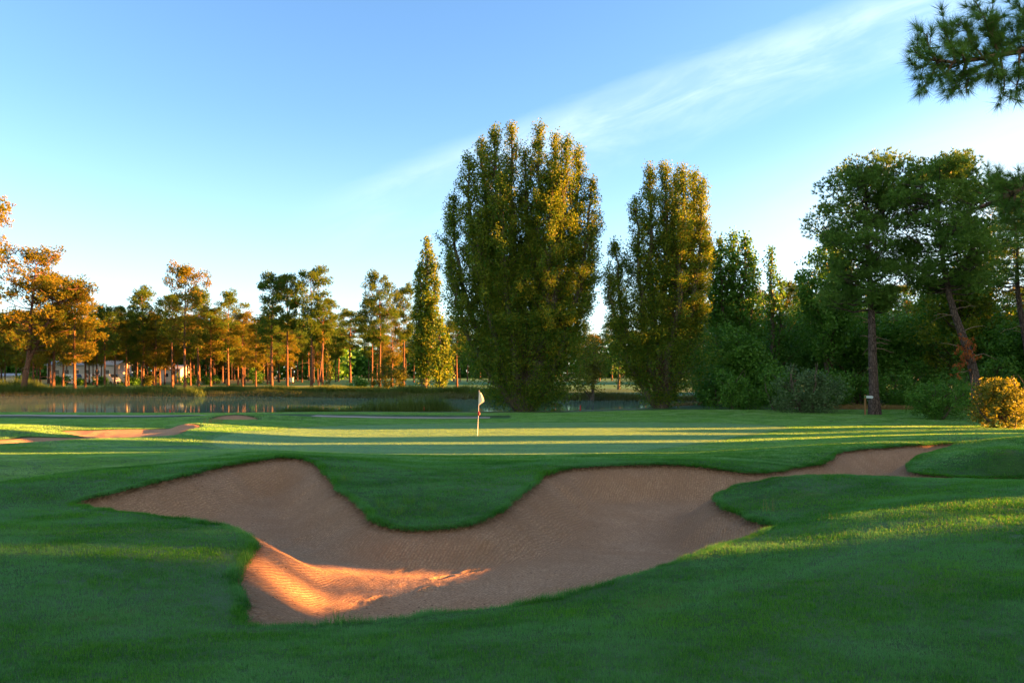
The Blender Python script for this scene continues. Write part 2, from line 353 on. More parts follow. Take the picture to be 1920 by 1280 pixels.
# inside the bunkers the turf sheet dives under the sand
GZ = GH - np.where(SM > 0, np.minimum(SM * 6, .9) + .05, 0)
GZ = GZ + np.where((SM <= 0) & (SM > -.30), .008 * (1 - np.abs(SM + .08) / .22).clip(0, 1), 0)   # slightly raised rolled lip
def band(x, a, b, w): return smoothstep((x - a) / w) * smoothstep((b - x) / w)
green_poly = catmull(np.array([P(*q) for q in ((395,822,.2),(520,806,.05),(640,797,0),(900,792,0),(1150,791,0),(1380,793,0),(1470,800,0),(1420,812,0),(1340,826,.05),(1150,848,.25),(900,856,.3),(700,852,.32),(560,846,.35),(440,840,.4))]), 5)
SG = sdist(GX, GY, green_poly)
mow = smoothstep(SG / .25) * 1.0
fw = smoothstep((SG + 5.5) / .4) * .5 + smoothstep((-(SM) - 2.2) / .3) * 0
mow = np.maximum(mow, fw * (GY > 15))
far_fw = band(GY, 132, 400, 4) * .55
mow = np.maximum(mow, far_fw)
dry = np.zeros_like(GX)
dry = np.maximum(dry, band(GY, 57.5, 72, 1.5) * smoothstep((GX - 24) / 5))
dry = np.maximum(dry, .7 * smoothstep((GY - 170) / 15) * smoothstep((-GX - 60) / 15))
dry = np.maximum(dry, .3 * band(SP, -5.0, 1, .8))
soil_shade = smoothstep((SM + .012) / .03)  # turf face: bare soil, darkened as a painted shadow of the lip
dry = np.maximum(dry, .75 * band(GY, 148, 156, 3) * smoothstep((GX + 75) / 10) * smoothstep((-GX - 30) / 8))
def ground_material():
    t = NT('turf'); mw = t.attr('mow'); dr = t.attr('dry')
    big = t.noise(.35, 4, .6); mid = t.noise(2.2, 5, .65); fine = t.noise(60, 3, .7); fine2 = t.noise(16, 4, .7)
    rough = t.mix(t.ramp(mid, .3, .7), (.014, .060, .008), (.030, .105, .016))
    rough = t.mix(t.ramp(big, .42, .68), rough, (.05, .12, .045))                    # dew on the longer grass
    rough = t.mix(t.ramp(t.noise(.9, 3, .5, t.scaled(t.pos(), 1, 1, 1, .5)), .56, .75), rough, (.06, .12, .012))
    # mowing stripes
    sv = t.scaled(t.pos(), 1, 1, 1, R(14)); sp = t.n('SeparateXYZ'); t.set(sp, 0, sv)
    st = t.ramp(t.math('SINE', t.math('MULTIPLY', sp.outputs[1], 2.6)), -.4, .4)
    grn = t.mix(t.math('MULTIPLY', st, .6), (.075, .20, .075), (.105, .26, .105))
    grn = t.mix(t.ramp(mid, .35, .75, 0, .35), grn, (.095, .24, .11))
    frg = t.mix(t.math('MULTIPLY', st, .5), (.030, .130, .022), (.055, .19, .045))
    frg = t.mix(t.ramp(big, .40, .65, 0, .6), frg, (.075, .21, .085))
    c = t.mix(t.ramp(mw, .15, .5), rough, frg); c = t.mix(t.ramp(mw, .5, .95), c, grn)
    c = t.mix(t.math('MULTIPLY', dr, t.ramp(fine2, .25, .7, .5, 1)), c, t.mix(mid, (.16, .11, .05), (.30, .22, .11)))
    c = t.mix(t.ramp(fine2, .3, .75, .0, .35), c, t.mix(1.0, c, (.45, .5, .35), 'MULTIPLY'))
    c = t.mix(t.attr('soil_shade'), c, (.045, .032, .016))
    amp = t.ramp(mw, .1, .9, 1.0, .25)
    h = t.math('ADD', t.math('MULTIPLY', fine, .5), fine2)
    h = t.math('MULTIPLY', h, amp)
    return t.done(t.bsdf(c, .8, t.bump(h, .05, 1.0), .25))
V = np.stack([GX, GY, GZ], -1).reshape(-1, 3)
ground = mesh('ground', V, [grid_faces(len(gx), len(gy))], ground_material(), smooth=True, col={'mow': mow.ravel(), 'dry': dry.ravel(), 'soil_shade': soil_shade.ravel()})
tag(ground, kind='structure')
# sand
def sand_material():
    t = NT('sand'); p = t.pos()
    a = t.noise(1.1, 4, .6); b = t.noise(9, 5, .7); g = t.noise(140, 2, .8)
    c = t.mix(t.ramp(a, .3, .7), (.56, .37, .225), (.70, .49, .32)); c = t.mix(t.ramp(b, .35, .75, 0, .35), c, (.44, .29, .18)); c = t.mix(t.ramp(g, .3, .8, 0, .3), c, (.74, .52, .34))
    gr = t.noise(34, 3, .75); c = t.mix(t.ramp(gr, .42, .62, .75, 0), c, (.33, .21, .125)); damp = t.ramp(t.noise(.6, 3, .6, t.scaled(p, 1, 2.2, 1, .4)), .50, .66, 0, .45); c = t.mix(damp, c, (.44, .28, .165))
    dark = t.ramp(t.noise(26, 2, .5, t.scaled(p, 1, 1, 1)), .70, .76); c = t.mix(t.math('MULTIPLY', dark, t.attr('loose')), c, (.06, .035, .02))
    c = t.mix(t.math('MULTIPLY', t.attr('edge'), t.ramp(b, .3, .6, .4, 1)), c, (.10, .06, .03))  # dark band below the turf: exposed soil plus painted lip shadow
    crumb = t.n('TexVoronoi'); t.set(crumb, 'Scale', 9); t.set(crumb, 'Vector', p); cm = t.math('MULTIPLY', t.ramp(crumb.outputs[0], .16, .10), t.ramp(t.noise(.8, 2), .50, .62)); c = t.mix(cm, c, (.10, .055, .03))
    # rake furrows, running across the bunker and bending with the wall; furrow shading is also mixed into the colour
    wv = t.n('TexWave', wave_type='BANDS', bands_direction='X'); t.set(wv, 'Vector', t.scaled(p, 1, 1, 1, R(22))); t.set(wv, 'Scale', 6.5); t.set(wv, 'Distortion', 7); t.set(wv, 'Detail', 3); t.set(wv, 'Detail Scale', .35)
    rk = t.math('MULTIPLY', wv.outputs[0], t.attr('rake')); c = t.mix(t.math('MULTIPLY', t.ramp(wv.outputs[0], .5, .2), t.math('MULTIPLY', t.attr('rake'), .42)), c, (.33, .205, .12))
    lump = t.n('TexVoronoi', feature='SMOOTH_F1'); t.set(lump, 'Scale', 22); t.set(lump, 'Vector', p)
    lm = t.math('MULTIPLY', lump.outputs[0], t.attr('loose'))
    h = t.math('ADD', t.math('MULTIPLY', rk, .40), t.math('ADD', t.math('MULTIPLY', lm, 1.1), t.math('ADD', t.math('MULTIPLY', b, 1.3), t.math('MULTIPLY', g, .55))))
    h = t.math('ADD', h, t.math('MULTIPLY', t.noise(38, 3, .7), .9))
    return t.done(t.bsdf(c, .95, t.bump(h, .07, 1.0), .1))
SANDM = sand_material()
def sand_sheet(name, poly, step, grown, name_dents=False):
    lo = poly[:, :2].min(0) - .4; hi = poly[:, :2].max(0) + .4
    ax = np.arange(lo[0], hi[0], step)
    ay = [lo[1]]
    while ay[-1] < hi[1]: ay.append(ay[-1] + step * max(1, ay[-1] / grown))
    X, Y = np.meshgrid(ax, np.array(ay)); a, b = all_sd(X, Y); h, _ = green_h(X, Y); s = sdist(X, Y, poly)
    Z = h - np.where(s > 0, bowl(X, Y, a, b), .03 + np.minimum(-s * 1.5, .3))
    rng = np.random.default_rng(4); k = np.clip(s / .4, 0, 1)
    def vn(f, seed):   # smooth value noise
        r = np.random.default_rng(seed).random((256, 256)); u = X * f; v = Y * f; i = np.floor(u).astype(int); j = np.floor(v).astype(int)
        fu = smoothstep(u - i); fv = smoothstep(v - j); i %= 255; j %= 255
        return (r[i, j] * (1 - fu) * (1 - fv) + r[i + 1, j] * fu * (1 - fv) + r[i, j + 1] * (1 - fu) * fv + r[i + 1, j + 1] * fu * fv) - .5
    Z = Z + k * (vn(.7, 1) * .09 + vn(2.1, 2) * .035 + vn(6, 3) * .016 + vn(14, 5) * .009)
    if name_dents:
        r = np.random.default_rng(12); D_ = []
        for (x0, y0, x1, y1, m_) in ((-1.5, 8.6, 1.2, 13.5, 9), (1.5, 9.2, 6.5, 17.5, 12), (-6, 13.5, -3, 12, 5), (3, 15, 5, 12, 5)):
            for q in range(m_): t_ = q / m_; a_ = math.atan2(y1 - y0, x1 - x0); D_.append((x0 + (x1 - x0) * t_ + (-1) ** q * .11 * -math.sin(a_) + r.normal() * .04, y0 + (y1 - y0) * t_ + (-1) ** q * .11 * math.cos(a_), a_ + r.normal() * .2, .16, .075, .032))
        for _ in range(70): D_.append((r.uniform(-8, 8), r.uniform(7.5, 18), r.uniform(0, 3.1), r.uniform(.07, .2), r.uniform(.05, .1), r.uniform(.008, .022)))
        for (cx, cy, a_, la, lb, dp) in D_:
            w_ = (np.abs(X - cx) < .6) & (np.abs(Y - cy) < .6)
            if not w_.any(): continue
            u = (X[w_] - cx) * math.cos(a_) + (Y[w_] - cy) * math.sin(a_); v = -(X[w_] - cx) * math.sin(a_) + (Y[w_] - cy) * math.cos(a_); rr_ = np.sqrt((u / la) ** 2 + (v / lb) ** 2)
            Z[w_] += k[w_] * dp * (-np.exp(-rr_ ** 4) + .45 * np.exp(-((rr_ - 1.35) / .35) ** 2))
    keep = (s > -.35); F = grid_faces(X.shape[1], X.shape[0]); kf = keep.ravel()[F].all(1)
    used = np.zeros(X.size, bool); used[F[kf].ravel()] = True; re = np.cumsum(used) - 1
    VV = np.stack([X, Y, Z], -1).reshape(-1, 3)
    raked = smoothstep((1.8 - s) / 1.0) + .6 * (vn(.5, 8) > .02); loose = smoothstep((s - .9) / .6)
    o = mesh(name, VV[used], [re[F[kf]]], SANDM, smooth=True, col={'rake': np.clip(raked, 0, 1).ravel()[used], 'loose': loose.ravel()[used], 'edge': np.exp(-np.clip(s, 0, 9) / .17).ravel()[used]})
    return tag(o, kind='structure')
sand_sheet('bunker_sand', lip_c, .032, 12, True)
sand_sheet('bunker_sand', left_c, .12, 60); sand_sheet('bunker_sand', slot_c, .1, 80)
def ghf(x, y):
    h, _ = green_h(np.atleast_1d(float(x)), np.atleast_1d(float(y))); return float(h[0])
# water
t = NT('pond_water')
nrm = t.bump(t.noise(1.0, 3, .5, t.scaled(t.pos(), 1.2, .5, 1)), .012, .5)
fr = t.n('Fresnel'); t.set(fr, 0, 1.33); gl = t.n('BsdfGlossy'); t.set(gl, 0, (.62, .80, .70)); t.set(gl, 1, .035); t.set(gl, 'Normal', nrm)
df = t.n('BsdfDiffuse'); t.set(df, 0, (.075, .15, .11)); mx = t.n('MixShader'); t.set(mx, 0, t.math('ADD', t.math('MULTIPLY', fr.outputs[0], .8), .05)); t.set(mx, 1, df.outputs[0]); t.set(mx, 2, gl.outputs[0])
water_m = t.done(mx.outputs[0])
tag(mesh('water', [(-400, 50, WATER_Z), (45, 50, WATER_Z), (45, 130, WATER_Z), (-400, 130, WATER_Z)], [[(0, 1, 2, 3)]], water_m), kind='structure')
# cart path beyond the green
t = NT('path_gravel'); pathm = t.done(t.bsdf(t.mix(t.noise(3, 4), (.22, .22, .20), (.32, .31, .29)), .9, spec=.1))
def path(x0, x1, y0f, w):
    xs = np.arange(x0, x1, .8); Va = []
    for k in range(5):
        yy = np.array([y0f(a) for a in xs]) + w * k / 4; h, _ = green_h(xs, yy); Va.append(np.stack([xs, yy, h + .03], 1))
    Va = np.array(Va).reshape(-1, 3); return tag(mesh('path', Va, [grid_faces(len(xs), 5)], pathm, smooth=True), kind='structure')
path(-60, -19.5, lambda a: 51.5 + .01 * (a + 40) ** 2 / 10, 1.8); path(-13.5, -1.2, lambda a: 49.2 + .02 * (a + 2), 1.5)
path(22, 38, lambda a: 59.5 - .12 * (a - 24), 1.2)
# ---------------------------------------------------------------- trees
def curve(p0, p1, bend, n=6, rng=None, wig=0.0):
    t = np.linspace(0, 1, n)[:, None]; p = p0 + (p1 - p0) * t + np.asarray(bend) * (4 * t * (1 - t))
    if rng is not None and wig > 0: p = p + rng.normal(size=(n, 3)) * wig * np.sin(np.pi * t) ** .5
    return p
def stem_poplar(root, stems, rng, leafsize, dens, mat, bark='popbark', skirt=None, trunk_r=.38, clump=.42):
    """many-stemmed poplar: each stem = (dx, dy, height, plume radius, first leaf height)"""
    gt, gc, gb = Geo(), Geo(), Geo()
    Cs = []; Ts = []
    for (dx, dy, H, r, z0) in stems:
        n = 14; t = np.linspace(0, 1, n); f = 1 - (1 - t) ** 2.1
        b0 = np.array([dx, dy]) * .08
        p = np.stack([b0[0] + (dx - b0[0]) * f, b0[1] + (dy - b0[1]) * f, H * t], 1); p[1:-1, :2] += rng.normal(size=(n - 2, 2)) * .10
        rad = trunk_r * (1 - t) ** .8 * (H / 22) + .02
        gt.tube(p, rad, 7, 0)
        r *= 1.36; nb = int(H * 5.5)
        for k in range(nb):
            u = (k + rng.random()) / nb; z = z0 + (H - z0) * u; tt = z / H
            o = np.array([np.interp(tt, t, p[:, q]) for q in range(3)])
            env = r * (np.clip(u / .18, .45, 1) * np.clip((1 - u) / .5, 0.0, 1) ** .62 + .10)
            L = env * rng.uniform(.55, 1.15) * 1.25; az = rng.uniform(0, 2 * np.pi); inc = R(rng.uniform(28, 55)) if u > .3 else R(rng.uniform(40, 80))
            e = o + np.array([np.cos(az) * np.sin(inc), np.sin(az) * np.sin(inc), np.cos(inc)]) * L
            pb = curve(o, e, (0, 0, -.08 * L), 4)
            gb.tube(pb, np.linspace(.045, .012, 4) * (H / 22 + .3), 4, 0)
            nc = max(2, int(L / .38))
            for q in range(nc):
                s = .35 + .7 * (q + rng.random() * .6) / nc
                if rng.random() < .24: continue
                c = o + (e - o) * s; m = int(dens * rng.uniform(.5, 1.4))
                Cs.append(c + ball(rng, m, clump) * np.array([.8, .8, 1.05]) * rng.uniform(.6, 1.15)); Ts.append(np.clip(rng.normal(rng.uniform(.3, .7), .2, m), 0, 1))
    if skirt:
        for (sx, sy, sz, rx, ry, rz_, m) in skirt:
            for _ in range(m):
                v = unit(rng.normal(size=3)) * rng.uniform(.5, 1.05); c = np.array([sx, sy, sz]) + v * (rx, ry, rz_)
                if c[2] < .3: c[2] = .3 + rng.random() * .6
                k = int(dens * rng.uniform(.6, 1.5)); Cs.append(c + ball(rng, k, clump)); Ts.append(np.clip(rng.normal(.4, .2, k), 0, 1))
                if rng.random() < .25: gb.tube(curve(np.array([sx * .5, sy * .5, max(.5, c[2] * .55)]), c, (0, 0, .2), 5), np.linspace(.05, .01, 5), 4, 0)
    C = np.concatenate(Cs); C[:, 2] = np.maximum(C[:, 2], .12)
    leaves(gc, C, leafsize, rng, .8, np.concatenate(Ts))
    gt.build('trunk', M[bark], root); gb.build('branches', M['twig'], root); gc.build('crown', M[mat], root)
def broad_tree(root, H, W, rng, mat, leafsize=.22, nclump=230, per=62, zlow=.12, trunk_r=.25, bark='popbark', pointy=0.0, clump=.5, stems=1):
    gt, gc, gb = Geo(), Geo(), Geo(); Cs = []; Ts = []
    lob = [(unit(rng.normal(size=3)), rng.uniform(.12, .34)) for _ in range(9)]
    for s in range(stems):
        o = rng.normal(size=2) * .25 * (stems > 1)
        p = curve(np.array([o[0], o[1], 0]), np.array([o[0] * 3 + rng.normal() * W * .04, o[1] * 3, H * .85]), (rng.normal() * .3, rng.normal() * .3, 0), 8, rng, .06)
        gt.tube(p, trunk_r * (1 - np.linspace(0, .93, 8)) * np.array([1.35] + [1] * 7), 7, 0)
    zc = H * (1 + zlow) / 2; rz = H * (1 - zlow) / 2
    for k in range(nclump):
        v = unit(rng.normal(size=3)); f = 1.0
        for (d, a) in lob: f += a * max(0, v @ d - .35) * 1.6 - a * .35
        rr = rng.random() ** .38; f *= 1.28
        w = W / 2 * (1 - pointy * max(0, v[2])) 
        c = np.array([v[0] * w, v[1] * w, v[2] * rz]) * f * rr + np.array([0, 0, zc])
        if c[2] < .15 or c[2] > H * 1.04: continue
        m = int(per * rng.uniform(.5, 1.4)); Cs.append(c + ball(rng, m, clump) * rng.uniform(.6, 1.15)); Ts.append(np.clip(rng.normal(rng.uniform(.25, .75), .18, m), 0, 1))
        if rng.random() < .3 and rr > .5:
            z = max(.3, c[2] - abs(c[0]) * .7 - .5); gb.tube(curve(np.array([p[0][0], p[0][1], 0]) * 0 + np.array([0, 0, min(z, H * .8)]), c, (0, 0, .15), 5), np.linspace(.05, .012, 5) * (.4 + H / 14), 4, 0)
    C = np.concatenate(Cs); C[:, 2] = np.maximum(C[:, 2], .08)
    leaves(gc, C, leafsize, rng, .7, np.concatenate(Ts))
    gt.build('trunk', M[bark], root); gb.build('branches', M['twig'], root); gc.build('crown', M[mat], root)
def pine_tree(root, H, cb, Rc, rng, nb=28, tufts=22, nk=6, nl=.42, nw=.09, puff=.85, trunk_r=.24, path=None, stubs=8, lopside=(0, 0), fork=None, subs=3, mat='pine', bark='pinebark'):
    gt, gc, gb = Geo(), Geo(), Geo(); n = 12; t = np.linspace(0, 1, n)
    if path is None:
        a = rng.uniform(0, 6.28); p = np.stack([np.cos(a) * .35 * np.sin(t * 3.0 + 1) * t * H / 18, np.sin(a) * .35 * np.sin(t * 4) * t, H * .96 * t], 1)
    else:
        pp = np.array(path, float); tt = np.linspace(0, 1, len(pp)); p = np.stack([np.interp(t, tt, pp[:, q]) for q in range(3)], 1)
        p[1:-1] = (p[:-2] + 2 * p[1:-1] + p[2:]) / 4
    rad = trunk_r * (1 - .82 * t); rad[0] *= 1.3
    gt.tube(p, rad, 9, 0)
    zt = p[:, 2]
    def on(z): return np.array([np.interp(z, zt, p[:, q]) for q in range(3)])
    axes = [(on, 0)]
    if fork is not None:
        f0 = on(fork[0]); q = np.array([f0, f0 + np.array(fork[1]) * .5 + (0, 0, .3), f0 + np.array(fork[1])]); t2 = np.linspace(0, 1, 6); q2 = np.stack([np.interp(t2, [0, .5, 1], q[:, k]) for k in range(3)], 1)
        gt.tube(q2, trunk_r * .6 * (1 - .75 * t2), 7, 0)
        axes.append((lambda z: np.array([np.interp(z, q2[:, 2], q2[:, k]) for k in range(3)]), 1))
    PC = []; PR = []; PD_ = []
    for k in range(nb):
        u = (k + rng.random()) / nb; ax, side = axes[k % len(axes)]
        z = cb + (H - cb) * u * .97; o = ax(min(z, zt[-1]))
        prof = np.interp(u, [0, .12, .35, .65, .88, 1], [.55, .85, 1.0, .92, .66, .28]); L = Rc * prof * rng.uniform(.6, 1.1)
        az = k * 2.4 + rng.normal() * .5; hz = np.array([np.cos(az), np.sin(az), 0]); hz[:2] += np.array(lopside) * .5
        rise = np.interp(u, [0, .4, 1], [.10, .35, 1.0]) * L * rng.uniform(.6, 1.3)
        e = o + hz * L + np.array([0, 0, rise]); pb = curve(o, e, (0, 0, -.10 * L), 6, rng, .05 * L * .5)
        gb.tube(pb, np.linspace(.30, .08, 6) * trunk_r * (.45 + .4 * (1 - u)), 5, 0)
        PC.append(e); PR.append(puff * rng.uniform(.75, 1.15)); PD_.append(hz * .5)
        for _ in range(subs):
            s = rng.uniform(.35, .95); q = o + (e - o) * s; sd_ = unit(np.cross(hz, [0, 0, 1.0])) * rng.choice([-1, 1]) * rng.uniform(.3, 1.0) * L * .45 + np.array([0, 0, rng.uniform(.1, .6) * L * .28])
            c = q + sd_; gb.tube(curve(q, c, (0, 0, -.04), 4), np.linspace(.12, .04, 4) * trunk_r, 4, 0)
            PC.append(c); PR.append(puff * rng.uniform(.5, 1.0)); PD_.append(unit(sd_) * .5)
    for k in range(stubs):   # dead bare branches under the crown
        z = rng.uniform(cb * .35, cb * 1.02); o = on(z); az = rng.uniform(0, 6.28); L = rng.uniform(.3, 1.6) * Rc * .35
        gb.tube(curve(o, o + np.array([np.cos(az) * L, np.sin(az) * L, rng.uniform(-.25, .35) * L]), (0, 0, .1 * L), 5, rng, .04), np.linspace(.10, .03, 5) * trunk_r, 4, 1)
    C = []; D = []; T = []
    for c, r, d in zip(PC, PR, PD_):
        m = max(3, int(tufts * (r / puff) ** 2 * rng.uniform(.7, 1.3))); v = unit(rng.normal(size=(m, 3))) * (rng.random((m, 1)) ** .45)
        v[:, 2] = v[:, 2] * .85 + .05
        C.append(c + v * r); D.append(unit(v + d + np.array([0, 0, .45]))); T.append(np.clip(rng.normal(rng.uniform(.3, .7), .2, m), 0, 1))
    needles(gc, np.concatenate(C), np.concatenate(D), nk, nl, nw, rng, .55, np.concatenate(T))
    gt.build('trunk', M[bark], root); gb.build('branches', [M[bark], M['deadwood']], root); gc.build('crown', M[mat], root)
def at(px, D, dz=0.0): x = PD(px, D); return (x, D, ghf(x, D) - .05 + dz)
def top_h(py_top, D, z0): return EYE + (700 - py_top) / FPX * D - z0
# --- the two great poplars
def poplar_px(name, base_px, D, tops, label, seed, skirt, leafsize=.135, dens=60, mat='poplar', trunk_r=.42, clump=.42, zfrac=.3):
    loc = at(base_px, D); rng = np.random.default_rng(seed); root = thing(name, loc, label, 'tree')
    st = []
    for (px, py, r, dy, z0) in tops:
        H = top_h(py, D + dy, loc[2]); st.append((PD(px, D + dy) - loc[0], dy, H, r, z0 * H * .55))
    stem_poplar(root, st, rng, leafsize, dens, M and mat, trunk_r=trunk_r, skirt=skirt, clump=clump)
    return root
poplar_px('poplar_tree', 985, 61,
    [(878,296,1.5,0,.30),(850,372,1.3,.8,.34),(930,246,1.5,-.5,.38),(958,240,1.2,1.2,.40),(1011,240,1.4,-.6,.36),(1040,252,1.2,1,.38),(1062,264,1.4,-1.2,.36),(1086,281,1.3,.4,.34),(1108,340,1.2,-.4,.34),(1106,430,1.1,1,.34),(846,478,1.0,-1,.30),(905,262,1.1,1.8,.35),(985,285,1.2,.2,.3),(940,330,1.3,-1.6,.3),(1035,330,1.3,-1.6,.3),(895,400,1.3,-1.2,.3)],
    'tallest poplar, broad and many-stemmed, its right side golden in the sun, behind the flag', 11,
    [(-3.0,0,5.6,2.9,2.5,3.8,150),(2.7,-.2,5.6,2.9,2.5,3.8,150),(0,-1.2,5.0,3.4,1.6,4.2,150),(-1.6,0,1.5,2.6,1.5,1.4,70),(1.6,-.3,1.5,2.6,1.5,1.4,60),(1.6,0,2.2,1.9,1.6,1.9,50),(0,0,10,4.6,1.8,3.5,90)])
poplar_px('poplar_tree', 1238, 62,
    [(1219,312,1.15,0,.40),(1246,312,1.15,.8,.40),(1281,316,1.2,-.6,.40),(1301,326,1.1,.9,.40),(1318,342,1.1,-.2,.38),(1194,372,1.05,-.4,.38),(1152,455,1.1,.3,.30),(1143,510,1.0,-.6,.28),(1322,420,.9,0,.40),(1265,330,1.0,1.6,.42)],
    'second tallest poplar with a golden sunlit top, beside the end of the pond', 12,
    [(-2.9,0,5,2.5,2.1,3.2,100),(2.4,-.2,4.8,2.6,2.1,3.4,110),(0,-.8,4.0,2.6,1.6,3.4,90),(0,0,1.4,1.9,1,1.3,50),(.6,0,9,3.0,1.6,3.2,45)])
poplar_px('poplar_tree', 795, 121, [(799,447,1.5,0,.20),(786,500,1.2,.5,.12),(815,490,1.3,-.4,.14)], 'slim pointed poplar lit gold on the far bank, left of the tallest poplar', 13,
    [(0,0,7,2.6,2.2,5.5,50),(1.2,0,3,2,1.8,2.8,20)], .34, 15, clump=.62)
poplar_px('poplar_tree', 828, 118, [(826,600,1.3,0,.10),(834,640,1.0,.5,.10)], 'short dark poplar on the far bank between the slim gold poplar and the tallest poplar', 14, [(0,0,3.2,1.7,1.5,3.4,30)], .34, 14, clump=.55)
poplar_px('poplar_tree', 1368, 68, [(1352,448,1.1,0,.3),(1375,440,1.2,.6,.3),(1398,446,1.1,-.5,.3),(1412,486,.9,.3,.3),(1335,470,1.0,.2,.3)], 'rounded green poplar in shade right of the second tallest poplar', 15,
    [(0,0,5,3.4,2.4,4.0,90)], .23, 22, mat='broad')
poplar_px('poplar_tree', 1452, 70, [(1448,466,.75,0,.3),(1462,520,.6,.4,.3)], 'thin spire-like poplar standing against the white sky', 16, [(0,0,4.6,2.4,2.0,4.0,55)], .22, 16, mat='broad')
# --- broad trees making the dark mass on the right
def broad_px(px, D, py_top, wpx, label, seed, mat='broad', group=None, name='broadleaf_tree', cat='tree', **k):
    loc = at(px, D); root = thing(name, loc, label, cat, group); H = top_h(py_top, D, loc[2])
    broad_tree(root, H, wpx / FPX * D, np.random.default_rng(seed), mat, **k); return root
broad_px(1395, 64, 610, 150, 'dark leafy tree below the rounded poplar', 21, nclump=260)
broad_px(1480, 74, 585, 150, 'dark leafy tree below the thin spire poplar', 22, nclump=240)
broad_px(1562, 66, 425, 130, 'tall leafy tree with golden patches at the left edge of the right-hand pines', 23, nclump=330, zlow=.15, leafsize=.24)
broad_px(1600, 72, 560, 170, 'dark leafy tree behind the straight pine trunk, left side', 24, nclump=280)
broad_px(1700, 70, 555, 190, 'dark leafy tree between the straight pine and the leaning pine', 25, nclump=330)
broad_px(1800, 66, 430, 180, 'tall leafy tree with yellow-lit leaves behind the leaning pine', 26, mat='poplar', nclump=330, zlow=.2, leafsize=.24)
broad_px(1885, 64, 590, 170, 'dark leafy tree behind the bright yellow bush', 27, nclump=280)
broad_px(1985, 60, 560, 170, 'dark leafy tree at the right edge behind the bright yellow bush', 28, nclump=260)
broad_px(1425, 78, 560, 150, 'dark leafy tree half hidden behind the thin spire poplar', 31, nclump=260)
broad_px(1530, 80, 560, 170, 'dark leafy tree filling the wood left of the straight pine', 32, nclump=280)
broad_px(1650, 82, 530, 190, 'dark leafy tree filling the wood behind the straight pine', 33, nclump=300)
broad_px(1760, 80, 520, 190, 'dark leafy tree filling the wood behind the leaning pine', 34, nclump=300)
broad_px(1870, 78, 540, 190, 'dark leafy tree filling the wood right of the leaning pine', 35, nclump=300)
broad_px(1325, 76, 640, 120, 'low dark tree between the second tallest poplar and the rounded poplar', 36, nclump=200)
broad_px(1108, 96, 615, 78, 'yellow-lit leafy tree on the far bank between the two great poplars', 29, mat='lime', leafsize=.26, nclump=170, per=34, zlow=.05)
broad_px(1160, 130, 600, 90, 'dark tree beyond the pond between the two great poplars', 30, leafsize=.34, nclump=120, per=30)
# --- bushes
broad_px(1518, 54, 662, 128, 'large grey-green bush with soft pale foliage at the wood edge', 41, mat='olive', name='bush', cat='bush', nclump=260, per=50, leafsize=.13, zlow=-.28, clump=.32, trunk_r=.12, stems=4)
broad_px(1462, 57, 690, 90, 'dark bush left of the large grey-green bush', 42, name='bush', cat='bush', nclump=130, per=50, leafsize=.15, zlow=-.28, clump=.34, trunk_r=.1, stems=3)
broad_px(1385, 59, 680, 110, 'dark bush beside the shore right of the second tallest poplar', 43, name='bush', cat='bush', nclump=160, per=50, leafsize=.16, zlow=-.28, clump=.36, trunk_r=.1, stems=3)
broad_px(1757, 47, 706, 108, 'rounded green bush between the straight pine and the leaning pine', 44, name='bush', cat='bush', nclump=230, per=60, leafsize=.10, zlow=-.28, clump=.22, trunk_r=.08, stems=4)
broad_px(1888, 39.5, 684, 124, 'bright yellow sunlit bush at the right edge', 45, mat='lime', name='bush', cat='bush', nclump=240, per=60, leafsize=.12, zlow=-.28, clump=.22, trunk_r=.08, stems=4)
broad_px(674, 126, 700, 46, 'rounded green bush on the far bank left of the golden bush', 46, name='bush', cat='bush', nclump=60, per=40, leafsize=.25, zlow=-.28, clump=.4, trunk_r=.1)
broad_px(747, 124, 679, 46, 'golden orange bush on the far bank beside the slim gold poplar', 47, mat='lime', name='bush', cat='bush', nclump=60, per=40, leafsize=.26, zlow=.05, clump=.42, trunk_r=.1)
broad_px(483, 172, 686, 44, 'round dark bush on the far lawn under the pines', 48, name='bush', cat='bush', nclump=50, per=40, leafsize=.3, zlow=-.28, clump=.5, trunk_r=.1)
broad_px(277, 150, 697, 26, 'small yellow-green bush beside a pine trunk on the far bank', 49, mat='lime', name='bush', cat='bush', nclump=30, per=36, leafsize=.26, zlow=-.28, clump=.4, trunk_r=.1)
for q, (px, D, top, w, nm) in enumerate([(1340, 66, 700, 90, 'beside the shore'), (1430, 68, 690, 110, 'between the shore bush and the spire poplar'), (1560, 62, 690, 100, 'right of the large grey-green bush'), (1610, 64, 680, 110, 'just left of the signpost'), (1690, 63, 690, 120, 'right of the signpost'), (1740, 66, 660, 130, 'behind the rounded green bush'), (1815, 60, 690, 110, 'behind the leaning trunk'), (1870, 60, 670, 130, 'behind the bright yellow bush'), (1950, 56, 680, 130, 'at the right edge')]):
    broad_px(px, D, top, w, 'dark undergrowth bush of the right-hand wood ' + nm, 800 + q, name='bush', cat='bush', nclump=110, per=46, leafsize=.2, zlow=-.28, clump=.42, trunk_r=.08, stems=3)
